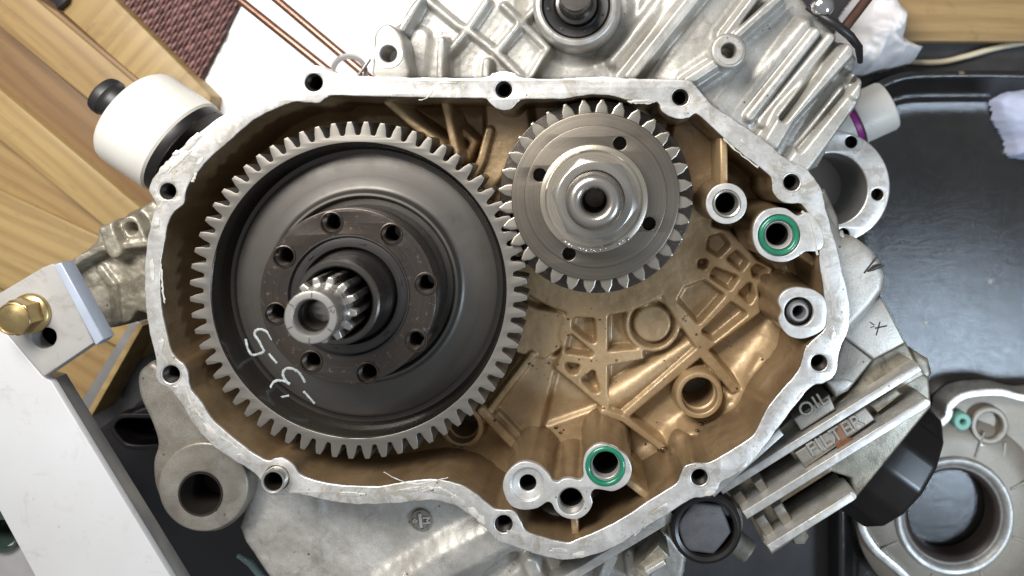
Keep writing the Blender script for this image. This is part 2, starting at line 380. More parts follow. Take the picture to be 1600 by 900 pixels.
M['jar'] = plain('dark_green_glass', lin(52, 66, 60), 0.0, 0.12)
M['chalk'] = plain('white_marker', lin(176, 181, 181), 0.0, 0.6, 0, 0.5, 0.2, 500)
M['groove'] = plain('dark_stamped_line', lin(40, 38, 36), 0.2, 0.5)
M['residue'] = plain('dried_sealant', lin(196, 192, 184), 0.1, 0.5, 0, 0.3, 0.5, 260)
M['cover'] = cast('cover_casting', lin(156, 147, 133), lin(132, 123, 110), 0.35, 0.45, 900, 0.2, 0.15)
M['tray'] = None
b = NB('dark_satin_tray'); n1 = b.noise(18, 6, 0.6); n2 = b.noise(2600, 2, 0.5); n3 = b.noise(40, 6, 0.7)
c = b.mix(b.ramp(n3, [(0.35, 0.0), (0.7, 1.0)]), lin(24, 23, 22), lin(38, 36, 35))
v = b.n('ShaderNodeTexVoronoi'); v.inputs['Scale'].default_value = 42; b.l(b.tc, v.inputs['Vector'])
c = b.mix(b.ramp(v.outputs['Distance'], [(0.05, 0.8), (0.10, 0.0)]), c, lin(120, 108, 92))
n4 = b.noise(170, 5, 0.65); b.bump(b.math('ADD', n2, b.math('ADD', b.math('MULTIPLY', n3, 1.5), b.math('MULTIPLY', n4, 1.6))), 0.2, 0.0005); b.set(c, 0.0, b.ramp(n1, [(0.3, 0.13), (0.7, 0.22)]), Specular_IOR_Level=0.7); M['tray'] = b.m
b = NB('dark_bench_mat'); n1 = b.noise(30, 6, 0.65); b.bump(b.noise(700, 3), 0.2, 0.0004)
b.set(b.mix(b.ramp(n1, [(0.35, 0.0), (0.7, 1.0)]), lin(48, 47, 48), lin(66, 66, 68)), 0.0, 0.4); M['bench'] = b.m
def wood(name, c1, c2, c3):
    b = NB(name)
    g = b.noise(34, 5, 0.6, b.vec((0.10, 1.0, 1.0)), 0.6)
    wv = b.n('ShaderNodeTexWave', wave_type='BANDS', bands_direction='Y'); wv.inputs['Scale'].default_value = 30; wv.inputs['Distortion'].default_value = 7; wv.inputs['Detail'].default_value = 3
    wv.inputs['Detail Scale'].default_value = 1.2; b.l(b.vec((0.12, 1, 1)), wv.inputs['Vector'])
    c = b.mix(b.ramp(g, [(0.3, 0.0), (0.7, 1.0)]), c1, c2)
    c = b.mix(b.ramp(wv.outputs['Fac'], [(0.3, 0.0), (1.0, 0.30)]), c, c3)
    fg = b.noise(260, 4, 0.65, b.vec((0.05, 1, 1))); c = b.mix(b.ramp(fg, [(0.5, 0.0), (0.7, 0.45)]), c, c3); gd = b.noise(50, 8, 0.75, dist=0.8); c = b.mix(b.ramp(gd, [(0.56, 0.0), (0.72, 0.4)]), c, lin(84, 64, 42))
    v = b.n('ShaderNodeTexVoronoi'); v.inputs['Scale'].default_value = 17; b.l(b.vec((0.55, 1, 1)), v.inputs['Vector'])
    c = b.mix(b.ramp(v.outputs['Distance'], [(0.06, 0.85), (0.14, 0.0)]), c, lin(120, 66, 28))
    b.bump(b.noise(260, 4, 0.6, b.vec((0.08, 1, 1))), 0.15, 0.0004); b.set(c, 0.0, 0.5); return b.m
M['pine'] = wood('pine_board', lin(158, 132, 88), lin(140, 113, 72), lin(110, 82, 48))
M['pine_pale'] = wood('pale_pine_board', lin(168, 143, 96), lin(150, 126, 82), lin(122, 96, 58))
M['pine_dark'] = wood('brown_pine_board', lin(132, 104, 70), lin(116, 88, 56), lin(90, 64, 40))
M['reed'] = plain('dark_red_reed', lin(134, 94, 90), 0.0, 0.42, 0, 0.75, 0.2, 200)
M['reed_under'] = plain('dark_mat_backing', lin(60, 38, 38), 0.0, 0.7)
b = NB('crumpled_paper'); b.bump(b.noise(160, 5), 0.2, 0.001); b.set(b.mix(b.ramp(b.noise(60, 4), [(0.3, 0.0), (0.7, 1.0)]), lin(206, 204, 206), lin(232, 230, 230)), 0.0, 0.8); M['paper'] = b.m
M['paper_blue'] = plain('bluish_wipe', lin(186, 194, 220), 0.0, 0.8, 0, 0.12, 0.2)

# ================================================================ SETTING
ZB = -520
def quad_box(name, poly, zt, zb, bev, mat, parent=None, direction=None, pad_res=2):
    return plate(name, [poly], zt, zb, bev, mat, parent)
bt = plate('bench_top', [[(-2600, -2400), (4200, -2400), (4200, 3200), (-2600, 3200)]], ZB, ZB - 60, 1, M['bench'])
tag(bt, kind='structure')

# ================================================================ CRANKCASE
OUT = [(250,600),(243,587),(245,567),(237,533),(230,500),(226,460),(226,433),(228,393),(233,360),(240,330),(243,318),(237,307),(233,298),(236,284),(245,270),(267,245),(290,225),(333,190),(367,168),(400,148),(433,133),(463,122),(468,111),(480,103),(500,103),(517,112),(540,117),(597,120),(667,121),(753,121),(770,114),(787,111),(804,114),(816,121),(867,123),(897,121),(950,119),(973,122),(1000,123),(1067,125),(1085,132),(1100,150),(1120,170),(1147,187),(1173,204),(1200,224),(1220,242),(1240,255),(1257,262),(1272,278),(1284,298),(1288,315),(1297,350),(1307,383),(1315,420),(1325,457),(1328,487),(1325,517),(1315,540),(1310,557),(1308,577),(1300,592),(1284,600),(1268,604),(1243,633),(1220,663),(1200,691),(1167,730),(1133,750),(1125,757),(1120,767),(1100,777),(1080,780),(1050,799),(1000,830),(960,855),(917,870),(883,875),(843,868),(812,857),(797,852),(780,847),(768,836),(750,817),(727,800),(710,790),(680,782),(650,783),(613,787),(573,788),(543,787),(510,782),(480,775),(460,771),(440,775),(420,772),(410,758),(400,742),(380,728),(363,718),(333,697),(317,680),(300,660),(287,637),(273,617),(263,606)]
INN = [(295,600),(293,583),(288,571),(277,561),(267,547),(260,520),(253,487),(250,450),(251,413),(257,377),(263,347),(273,330),(287,318),(290,300),(297,283),(310,267),(327,247),(350,227),(377,203),(400,185),(430,170),(460,159),(480,160),(497,161),(510,153),(524,149),(600,151),(700,153),(753,154),(763,159),(773,168),(787,172),(800,169),(810,160),(822,155),(883,154),(910,149),(943,148),(967,152),(980,156),(1000,158),(1023,159),(1030,164),(1034,173),(1047,182),(1063,186),(1077,183),(1088,178),(1107,193),(1133,217),(1160,240),(1200,272),(1206,284),(1208,298),(1217,312),(1233,318),(1250,318),(1258,325),(1268,340),(1275,360),(1280,390),(1281,412),(1284,430),(1287,450),(1290,480),(1292,498),(1286,518),(1268,534),(1259,545),(1255,558),(1250,574),(1240,589),(1220,612),(1200,637),(1190,657),(1177,680),(1153,697),(1120,717),(1103,724),(1083,724),(1070,729),(1063,743),(1054,758),(1013,783),(973,810),(927,833),(903,842),(888,848),(867,845),(840,837),(822,830),(814,815),(807,803),(797,797),(785,797),(773,796),(760,786),(740,770),(720,758),(693,751),(667,749),(633,753),(597,759),(550,759),(510,755),(480,747),(467,740),(458,727),(444,717),(430,716),(418,720),(400,711),(367,687),(333,657),(317,633),(303,615)]
def rough_edge(pts, amp):
    return [(x + amp * (mnoise.noise(Vector((x * 0.06, y * 0.06, 1.0))) + 0.6 * mnoise.noise(Vector((x * 0.19, y * 0.19, 4.0)))), y + amp * (mnoise.noise(Vector((x * 0.06, y * 0.06, 7.0))) + 0.6 * mnoise.noise(Vector((x * 0.19, y * 0.19, 9.0))))) for x, y in pts]
OUTS, INNS = rough_edge(cr(OUT, 6), 1.2), rough_edge(cr(INN, 6), 0.9)
case = thing('crankcase', 'open cast aluminium engine case with gold painted cavity and bare gasket face', 'engine case', (800, 450, -300))
BOLT = [(490,129,14),(787,140,13),(1063,152,13),(1237,285,13),(1280,567,13),(1093,746,13),(787,819,14),(267,585,14),(262,299,13),(432,747,20)]
rim = plate('gasket_rim', [OUTS, INNS] + [circ(x, y, r, 28) for x, y, r in BOLT], 0, -46, 1.6, M['mach'], case)
for x, y, r in BOLT[:-1]:
    prof = [(r + 2.5, -0.1), (r + 0.6, -1.8), (r - 1.2, -4)]
    h = -5
    while h > -62: prof += [(r - 1.0, h), (r - 2.6, h - 1.6)]; h -= 3.2
    prof += [(r - 3, -66), (r - 3, -120), (0, -122)]
    lathe('bolt_hole', prof, (x, y, 0.35), M['shaded_bore'], rim, 28)
# hollow dowel standing in the lower left hole
dw = lathe('dowel_sleeve', [(14, -50), (14, 10), (15, 14), (17.6, 15), (19, 13), (19, -50)], (432, 747, 0), M['shaft'], rim, 36)
lathe('dowel_shade_liner', [(13.9, 12), (13.9, -49), (0, -50)], (432, 747, 0), M['shaded_bore'], rim, 30)  # added lining; its dark colour stands for shade inside the dowel
lathe('dowel_bore', [(20.3, -0.5), (20, -44), (0, -46)], (432, 747, 0), M['shaded_bore'], rim, 30)

# inner wall (follows the rim, slight draft, broad root fillet)
def offs(pts, d):
    p = np.array(pts); t = np.roll(p, -1, 0) - np.roll(p, 1, 0); L = np.hypot(t[:, 0], t[:, 1])[:, None]; n = np.stack([-t[:, 1], t[:, 0]], 1) / L
    a = 0.5 * np.sum(p[:, 0] * np.roll(p[:, 1], -1) - np.roll(p[:, 0], -1) * p[:, 1])
    return p + n * d * (1 if a > 0 else -1)       # d>0: inwards
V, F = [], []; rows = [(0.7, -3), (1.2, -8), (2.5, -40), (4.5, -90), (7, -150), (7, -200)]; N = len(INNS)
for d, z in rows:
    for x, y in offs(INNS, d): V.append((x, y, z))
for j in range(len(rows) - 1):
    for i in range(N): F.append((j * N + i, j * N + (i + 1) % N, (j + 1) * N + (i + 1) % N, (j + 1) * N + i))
mesh('cavity_wall', V, F, M['gold_shaded'], case, smooth=60)

# cavity floor: cast relief
ZF, ZR = -176, -142
CR = (931, 308)
WELLS = [(1093, 618, 28, 37, -122), (722, 668, 25, 34, -135)]
RIBS = [([(943,645),(975,655),(1035,700)], 4.5, -135), ([(832,555),(780,622),(752,660)], 4.5, -138), ([(752,642),(805,698)], 6, -132), ([(778,646),(812,682)], 3, -142),
 ([(604,158),(640,190),(688,226)], 4, -80), ([(692,152),(700,185),(714,248)], 4, -80), ([(764,204),(752,250),(740,275)], 5, -110), ([(722,204),(740,222),(728,250)], 4, -125)]
tx = lambda L: [(800 + u / 2.369, 340 + v / 2.369) for u, v in L]
LATT = [tx([(205,355),(330,350),(352,365),(350,500),(480,488),(484,522),(352,548),(350,640),(362,722),(328,696),(165,560),(190,490),(182,430)]),
        tx([(560,285),(640,210),(695,120),(735,35),(805,50),(858,105),(910,165),(965,195),(910,255),(918,352),(724,492),(848,636),(815,648),(700,516),(415,752),(396,735),(686,484),(566,312)])]
POCK = [tx(L) for L in ([(225,372),(305,374),(309,466),(290,458),(222,402)], [(213,434),(304,510),(196,496)], [(190,542),(254,548),(240,577),(214,574)], [(256,600),(300,562),(320,650),(308,648)],
  [(640,262),(715,233),(790,286),(690,398),(613,308)], [(748,188),(842,224),(812,268),(733,216)], [(730,72),(778,58),(812,100),(766,148),(722,122)], [(694,158),(728,156),(716,192),(688,182)],
  [(795,152),(832,122),(876,166),(852,198)], [(820,314),(872,350),(740,456),(702,430)], [(838,282),(886,238),(898,290),(880,322)], [(888,190),(908,172),(956,194),(922,228),(894,222)])]
def floor_z(X, Y):
    d = -sd_poly(X, Y, INN)
    Z = np.full(X.shape, float(ZF))
    # general level changes
    pl = lambda pts, z: sd_poly(X, Y, QL(pts, z))
    def lift(Z, sdv, zt, soft=9): return np.where(sdv < soft, np.maximum(Z, Z + (zt - Z) * bump(sdv, 0, soft)), Z)
    c = Q(CR[0], CR[1], ZR); r = np.hypot(X - c[0], Y - c[1])
    Z = lift(Z, r - 184 * kz(ZR), ZR, 9)
    Z = lift(Z, pl([(822,478),(840,485),(880,492),(884,512),(872,545),(850,560),(825,555),(808,550),(800,520)], ZR), ZR - 2, 9)
    Z = lift(Z, pl([(812,560),(868,560),(842,668),(800,676),(752,640)], -152), -152, 14)
    Z = lift(Z, pl([(845,672),(935,640),(950,660),(930,700),(850,700)], -164), -164, 12)
    Z = lift(Z, pl([(760,160),(820,165),(830,230),(790,262),(762,300),(745,300),(765,240)], -120), -122, 16)
    Z = lift(Z, pl([(1060,180),(1110,205),(1130,250),(1120,300),(1075,300),(1050,220)], -125), -125, 14)
    for L in LATT: Z = lift(Z, pl(L, ZR), ZR, 8)
    for L in POCK:
        q = QL(L, ZR); cx, cy = sum(p[0] for p in q) / len(q), sum(p[1] for p in q) / len(q)
        mr = sum(math.hypot(p[0] - cx, p[1] - cy) for p in q) / len(q); f = max(0.3, 1 - 6 / mr)
        sdv = sd_poly(X, Y, [(cx + (p[0] - cx) * f, cy + (p[1] - cy) * f) for p in q]) - 4; Z = Z - 26 * bump(sdv, -4, 7)
    c = Q(1020, 507, ZR); r = np.hypot(X - c[0], Y - c[1])
    Z = lift(Z, np.abs(r - 40 * kz(ZR)) - 2.5, ZR - 2, 7); Z = lift(Z, r - 27 * kz(ZR), ZR - 6, 8)
    # oil gallery: half round bar between the ribs
    a, b2 = Q(1082, 540, -150), Q(962, 622, -150); dd, t = d_seg(X, Y, a, b2)
    rr = 17 + 9 * t; Z = smax(Z, np.where(dd < rr, -172 + np.sqrt(np.maximum(rr * rr - dd * dd, 0)) * 1.15, -400), 3)
    for pts, hw, zt in RIBS:
        dl = d_line(X, Y, QL(pts, zt)); hh = (zt - ZF)
        Z = smax(Z, np.where(dl < 60, ZF + hh * bump(dl, hw + 0.6, 7 + max(0, hh - 36) * 0.1) - 6 * (dl > hw + 14), -400), 3)
    for x, y, ri, ro, zt in WELLS:
        c = Q(x, y, zt); r = np.hypot(X - c[0], Y - c[1]); Z = np.maximum(Z, ZF + (zt - 6 - ZF) * bump(r, ro * kz(zt) - 3, 10))
    # wall root fillet
    Rr = 46 + 26 * np.exp(-((X - 1230) ** 2 + (Y - 650) ** 2) / 130 ** 2) + 40 * np.exp(-((X - 640) ** 2 + (Y - 760) ** 2) / 200 ** 2)
    q = np.clip(Rr - d, 0, Rr - 0.5); Z = smax(Z, np.where(d < Rr, ZF + Rr - np.sqrt(np.maximum(Rr * Rr - q * q, 0)), -400), 6)
    # lower right ramp blister and little cast lumps
    dl = d_line(X, Y, QL([(1085, 690), (1070, 760)], -110)); Z = smax(Z, ZF + 62 * bump(dl, 10, 26), 10)
    dl = d_line(X, Y, QL([(1150, 640), (1210, 610)], -120)); Z = smax(Z, ZF + 30 * bump(dl, 12, 40), 12)
    dl = d_line(X, Y, QL([(1175, 590), (1192, 565)], -130)); Z = smax(Z, ZF + 34 * bump(dl, 3, 12), 5)
    Z = Z + 1.6 * vnoise(X, Y, 0.03, 3) + 0.5 * vnoise(X, Y, 0.14, 4)
    keep = d > 1
    for x, y, ri, ro, zt in WELLS:
        c = Q(x, y, zt); keep &= np.hypot(X - c[0], Y - c[1]) > ri * kz(zt) + 3
    return Z, keep
hfield('cavity_floor', 244, 1300, 142, 856, 2.4, floor_z, M['gold'], case)
for x, y, ri, ro, zt in WELLS:
    c = Q(x, y, zt); k = kz(zt); a, o2 = ri * k, ro * k
    lathe('oil_passage_boss', [(o2 + 3, -30), (o2 + 1, -12), (o2, -4), (o2 - 1.5, -1), (o2 - 4, 0), (a + 2, 0), (a + 0.5, -1), (a, -3), (a, -24), (a - 3, -26), (a - 3, -130), (0, -131)], (c[0], c[1], zt), M['gold'], case, 48)

dv, df = [], []
def drop(px, py, rad):
    X, Y = Q(px, py, -150); z = float(floor_z(np.array([[X]]), np.array([[Y]]))[0][0, 0]); b0 = len(dv)
    for rr, h in ((1.0, -0.4), (0.85, 0.25), (0.5, 0.5)):
        for i in range(9): dv.append((X + rad * rr * math.cos(i * 0.698) * 1.2, Y + rad * rr * math.sin(i * 0.698), z + rad * h))
    dv.append((X, Y, z + rad * 0.58))
    for j in range(2):
        for i in range(9): df.append((b0 + j * 9 + i, b0 + j * 9 + (i + 1) % 9, b0 + j * 9 + 9 + (i + 1) % 9, b0 + j * 9 + 9 + i))
    for i in range(9): df.append((b0 + 18 + i, b0 + 18 + (i + 1) % 9, b0 + 27))
for px, py, rad in [(1094,662,5),(1086,665,3.5),(1102,660,3),(1036,698,6),(1040,706,4),(1030,704,3),(868,672,3.5),(875,680,3),(880,676,2),(840,676,3),(1067,497,2.5),(1087,521,2.5),(1071,500,2),(888,497,2),(937,498,2),(963,561,2.5),(888,522,2),(924,562,1.8),(943,635,1.8),(828,566,2.5),(832,572,2),(858,568,2.5),(870,540,2),(1010,700,2),(905,560,1.8),(812,690,2.5),(775,652,2.5),(1150,605,2.5),(1190,560,2.5),(700,740,3),(1150,690,3)] + [(random.uniform(830, 1190), random.uniform(480, 690), random.uniform(0.8, 1.6)) for _ in range(45)]: drop(px, py, rad)
b = NB('amber_oil'); b.set(lin(70, 46, 22), 0.0, 0.04, Coat_Weight=0.5)
tag(mesh('oil_drops', dv, df, b.m, case, smooth=90), kind='stuff')
# oil ports that reach up to the gasket plane
CLU = [(800,730),(813,722),(827,721),(843,727),(857,740),(863,750),(872,753),(880,748),(893,747),(905,750),(912,743),(911,727),(915,709),(928,696),(943,693),(960,700),(977,710),(985,723),(987,737),(981,753),(970,762),(957,767),(943,765),(929,764),(923,773),(926,784),(921,797),(910,807),(897,811),(880,807),(868,797),(862,786),(854,784),(840,793),(820,796),(803,792),(793,782),(787,767),(786,755),(790,742)]
CLS = cr(CLU, 3)
PORTS = [('oil_port', [CLS], [(824.5, 756, 26), (892, 782, 21), (946, 728, 31)]),
         ('oil_port', [circ(1135, 318, 32, 48)], [(1135, 318, 22)]),
         ('oil_port', [cr([(1178,350),(1190,332),(1208,325),(1228,326),(1246,337),(1262,332),(1280,350),(1287,380),(1276,392),(1258,393),(1248,400),(1228,409),(1205,407),(1186,395),(1177,375)], 4)], [(1217, 367.5, 33)]),
         ('oil_port', [cr([(1216,470),(1224,456),(1240,449),(1258,450),(1275,455),(1290,470),(1291,500),(1285,515),(1268,525),(1250,529),(1232,524),(1220,510),(1217,498),(1221,486)], 4)], [(1248, 487, 23)])]
PL = []
for nm, out, hs in PORTS:
    PO = plate(nm, out + [circ(x, y, r, 44) for x, y, r in hs], 2, -8, 1.2, M['mach_clean'], case); PL.append(PO)
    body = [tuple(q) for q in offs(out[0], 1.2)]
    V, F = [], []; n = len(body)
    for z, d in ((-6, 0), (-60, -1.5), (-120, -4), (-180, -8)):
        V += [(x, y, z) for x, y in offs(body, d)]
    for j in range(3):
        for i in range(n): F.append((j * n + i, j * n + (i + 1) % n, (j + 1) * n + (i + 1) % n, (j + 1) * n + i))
    mesh('port_tower', V, F, M['gold_shaded'], case, smooth=50)
# port bores
lathe('port_bore', [(26, 1), (26, -2.5), (25, -3), (15, -3), (13.5, -4), (13.2, -8)], (824.5, 756, 0), M['mach_clean'], PL[0], 40)
lathe('port_throat', [(13.4, -6), (13, -150), (0, -151)], (824.5, 756, 0), M['shaded_bore'], PL[0], 30)
prof = [(21.4, 0.6)]; h = 0
while h > -22: prof += [(21, h), (18.6, h - 2.6)]; h -= 5
lathe('port_bore', prof, (892, 782, 0), M['shaft'], PL[0], 40)
lathe('port_throat', [(19.5, -20), (18, -40), (18, -160), (0, -161)], (892, 782, 0), M['shaded_bore'], PL[0], 30)
lathe('port_bore', [(31.4, 1), (31, -6), (23, -6.5), (22, -5), (21, -6), (20.6, -22)], (946, 728, 0), M['mach_clean'], PL[0], 44)
lathe('port_throat', [(20.8, -20), (20, -160), (0, -161)], (946, 728, 0), M['shaded_bore'], PL[0], 30)
lathe('port_bore', [(22.4, 1), (21.6, -1), (21.5, 4), (20.6, 5), (18.5, 4), (17, 0), (17, -10), (16.5, -12), (16.2, -18)], (1135, 318, 0), M['shaft'], PL[1], 44)
lathe('port_throat', [(16.5, -15), (16, -160), (0, -161)], (1135, 318, 0), M['shaded_bore'], PL[1], 30)
lathe('port_bore', [(33.4, 1), (33, -5), (24, -5.5), (22, -3), (20, -5), (18.5, -10), (17.5, -14)], (1217, 367.5, 0), M['mach_clean'], PL[2], 44)
lathe('port_throat', [(17.7, -12), (17, -160), (0, -161)], (1217, 367.5, 0), M['shaded_bore'], PL[2], 30)
lathe('port_bore', [(23.4, 1), (22.6, -12), (18, -13), (18, -20), (0, -60)], (1248, 487, 0), M['shaded_bore'], PL[3], 44)
lathe('dowel_sleeve', [(9.5, -40), (9.5, 0), (11, 3), (14, 3), (16, 0), (16, -3), (18, -6), (18, -40)], (1248, 487, 0), M['edge_metal'], PL[3], 36)
# tie ribs between ports and walls
def bar(name, a, b, wd, zt, zb, mat, parent, bev=2.0, wd2=None):
    ax, ay = a; bx, by = b; L = math.hypot(bx - ax, by - ay); nx, ny = -(by - ay) / L, (bx - ax) / L; h, h2 = wd / 2, (wd2 or wd) / 2
    return plate(name, [[(ax + nx * h, ay + ny * h), (bx + nx * h2, by + ny * h2), (bx - nx * h2, by - ny * h2), (ax - nx * h, ay - ny * h)]], zt, zb, bev, mat, parent)
bar('tie_rib', (1134, 214), (1135, 290), 13, -22, -175, M['gold'], case, 4)
bar('tie_rib', (896, 806), (899, 844), 12, -16, -175, M['gold'], case, 4)
bar('tie_rib', (978, 757), (1014, 786), 12, -18, -175, M['gold'], case, 4)
bar('tie_rib', (796, 788), (810, 804), 10, -20, -175, M['gold'], case, 3)
bar('tie_rib', (1255, 395), (1282, 415), 14, -30, -175, M['gold'], case, 3)
tube('sealant_strand', [(x, y, 2.0) for x, y in cr([(1252,330),(1262,340),(1268,362),(1277,398)], 5, False)], 2.0, M['residue'], rim, 6, flat=0.6)

# ---- sealant left on the rim
def wiggle(pts, amp, step=6):
    q = cr(pts, 8, False); out = []
    for x, y in q: out.append((x + random.uniform(-amp, amp), y + random.uniform(-amp, amp)))
    return out
for pts, r, z in [([(237,300),(250,272),(285,235),(320,208)], 2.0, -6), ([(262,270),(290,244),(300,235)], 1.6, 0.4), ([(318,246),(306,268),(300,285)], 2.2, -1),
                  ([(251,412),(254,450),(257,474)], 1.6, -0.6), ([(600,738),(645,756),(700,746)], 1.1, 0.6), ([(690,772),(735,790),(772,836)], 1.8, -1), ([(655,157),(668,152),(676,142)], 1.0, 0.5),
                  ([(980,158),(1010,161),(1030,157)], 2.0, -1), ([(1130,216),(1152,236),(1185,262)], 1.6, -1), ([(1050,798),(1010,822),(990,838)], 1.6, -1.5), ([(660,768),(680,762),(700,768),(715,778)], 1.3, 0.5),
                  ([(285,590),(300,632),(330,668),(372,702)], 1.5, -0.4), ([(1262,540),(1240,605),(1205,655)], 1.0, -0.5)]:
    tube('sealant_strand', [(x, y, z) for x, y in wiggle(pts, 0.9)], [r * random.uniform(0.5, 1.2) for _ in range(8 * (len(pts) - 1) + 1)], M['residue'], rim, 6, flat=0.5)

def blob(x, y, a, b2, ang, seed):
    out = []
    for i in range(22):
        t = 2 * math.pi * i / 22; k = 1 + 0.55 * mnoise.noise(Vector((math.cos(t) * 1.6, math.sin(t) * 1.6, seed)))
        px, py = a * k * math.cos(t), b2 * k * math.sin(t); out.append((x + px * math.cos(ang) - py * math.sin(ang), y + px * math.sin(ang) + py * math.cos(ang)))
    return out
for i, (x, y, a, b2, an) in enumerate([(258,262,14,5,-50),(300,222,20,6,-42),(275,240,7,4,-40),(312,252,9,3,-50),(690,768,16,6,10),(715,782,13,6,35),(740,800,12,5,40),(668,765,10,4,-5),(640,766,18,3.5,-8),(752,812,8,5,50),(800,834,8,5,20),(872,862,14,5,5),(905,866,10,4,-10),
        (545,772,22,3,2),(380,716,10,4,35),(330,672,14,4,45),(276,610,9,4,60),(252,540,4,12,0),(238,420,4,16,0),(244,350,4,10,10),(1005,158,16,2.5,0),(930,128,14,3,0),(700,128,18,3,0),(1170,228,16,3,38),(1292,440,4,14,-8),(1300,520,5,10,10),(1160,728,12,4,-40),(1110,770,8,4,-20),(1030,796,16,3,-32),(1250,618,10,3,-52)]):
    plate('sealant_patch', [blob(x, y, a, b2, R(an), i * 1.7)], 0.7, -0.9, 0.35, M['residue'] if i % 3 == 0 else M['mach'], rim, res=1)

# ---- outer castings
def skirt(Z, sdv, depth=-300, rnd=10):
    """rounded edge then a steep fall outside the outline"""
    o = np.clip(sdv + rnd, 0, None)
    Z = Z - np.where(o < rnd, rnd - np.sqrt(np.maximum(rnd * rnd - o * o, 0)), rnd + (o - rnd) * 22)
    return np.maximum(Z, depth)
UP = [(584,132),(582,95),(590,60),(625,36),(662,-2),(700,-60),(760,-150),(1180,-190),(1235,-40),(1282,22),(1308,46),(1336,72),(1347,88),(1342,108),(1350,132),(1344,165),(1312,212),(1285,262),(1262,272),(1246,270),(1215,246),(1180,216),(1125,182),(1095,156),(1078,136),(1000,131),(900,129),(760,130)]
def up_z(X, Y):
    A = lambda pts, z: d_line(X, Y, QL(pts, z))
    Z = -88 - 30 * ss((X - 1110) / 200) - 16 * ss((X - 820) / 60) * (1 - ss((X - 1010) / 60))
    def rib(Z, pts, hw, zt, soft=9, k=4):
        dl = A(pts, zt); return np.where(dl < hw + soft + 12, smax(Z, Z + (zt - Z) * bump(dl, hw, soft) - 0.001, k), Z)
    for pts, hw, zt in [([(670,2),(716,40),(730,46),(774,80),(816,122)], 3, -68), ([(760,2),(730,46),(700,82)], 3, -68), ([(814,34),(776,80)], 3, -68), ([(814,34),(856,74),(828,122)], 3, -70),
                        ([(786,8),(814,34),(836,10)], 3, -68), ([(662,-20),(628,44)], 5, -55)]: Z = rib(Z, pts, hw, zt, 7, 2.5)
    Z = rib(Z, [(689,62),(687,125)], 5, -44, 6); Z = rib(Z, [(760,96),(758,125)], 5, -50, 6)
    Z = rib(Z, [(655,60),(648,122)], 12, -78, 14)
    Z = rib(Z, [(1098,-22),(985,120)], 7, -62, 14); Z = rib(Z, [(1052,-20),(960,95)], 3, -92, 18)
    Z = rib(Z, [(1128,92),(1076,126)], 7, -44, 6); Z = rib(Z, [(1150,56),(1222,-8)], 5, -62, 7); Z = rib(Z, [(1136,54),(1184,-10)], 5, -66, 7)
    Z = rib(Z, [(1258,40),(1146,174)], 5, -94, 20); Z = rib(Z, [(1276,50),(1172,182)], 5, -84, 9); Z = rib(Z, [(1298,58),(1192,190)], 6, -92, 9)
    Z = rib(Z, [(1322,80),(1232,180),(1206,224)], 11, -74, 12); Z = rib(Z, [(1326,152),(1246,262)], 16, -92, 12); Z = rib(Z, [(1340,122),(1338,146)], 7, -84, 8)
    dl = A([(1306,66),(1212,186)], -140); Z = Z - 30 * bump(dl, 1, 9); dl = A([(1330,120),(1240,232)], -140); Z = Z - 22 * bump(dl, 1, 8)
    # recess round the bearing
    r = np.hypot(X - Q(900, 5, -60)[0], Y - Q(900, 5, -60)[1]); Z = Z - 10 * bump(r, 80, 25)
    Z = Z + 1.2 * vnoise(X, Y, 0.012, 11) + 0.35 * vnoise(X, Y, 0.12, 12)
    sdv = sd_poly(X, Y, QL(UP, -95)); Z = skirt(Z, sdv, -330, 12)
    return Z, Z > -329
hfield('upper_casting', 540, 1420, -260, 330, 2.6, up_z, M['cast'], case)
# lugs with tapped holes on the upper casting
for (pts, x, y, r, zt) in [([(587,50),(603,37),(618,44),(630,62),(634,88),(637,121),(585,121),(583,96),(584,70)], 607, 84, 13, -14), (circ(1139, 79, 28, 30), 1139, 79, 12, -34)]:
    lp = QL(pts, zt); lp = cr(lp, 3) if len(pts) < 20 else lp; c = Q(x, y, zt); k = kz(zt)
    plate('bolt_lug', [lp, circ(c[0], c[1], r * k, 28)], zt, -130, 5, M['cast'], case, res=4)
    lathe('spot_face', [(r * k + 10, -1), (r * k + 10, 0.8), (r * k + 1.5, 0.8), (r * k, -1), (r * k - 0.5, -60), (0, -62)], (c[0], c[1], zt + 0.4), M['rail'], case, 32)
# bearing housing, seal and shaft end at the top
c = P(900, 6, -45)
lathe('bearing_housing', [(74, -60), (70, -8), (67, -2), (64, 0), (59, 0), (56, -3), (55.5, -30)], c, M['rail'], case, 72)
lathe('shaft_seal', [(56, -14), (52, -8), (47, -9), (40, -12), (37, -9), (34, -12), (33, -40)], c, M['black_rubber'], case, 72)
for a in range(7):
    an = 0.35 + a * 0.88; lathe('seal_dot', [(0, 1.2), (2.6, 1.0), (3, 0)], (c[0] + 46 * math.cos(an), c[1] + 46 * math.sin(an), c[2] - 9.0), M['groove'], case, 10)
lathe('output_shaft', [(33.5, -40), (33.5, 4), (32, 6), (28, 7), (25, 22), (24, 60), (22, 64), (0, 64)], c, M['sleeve'], case, 64)

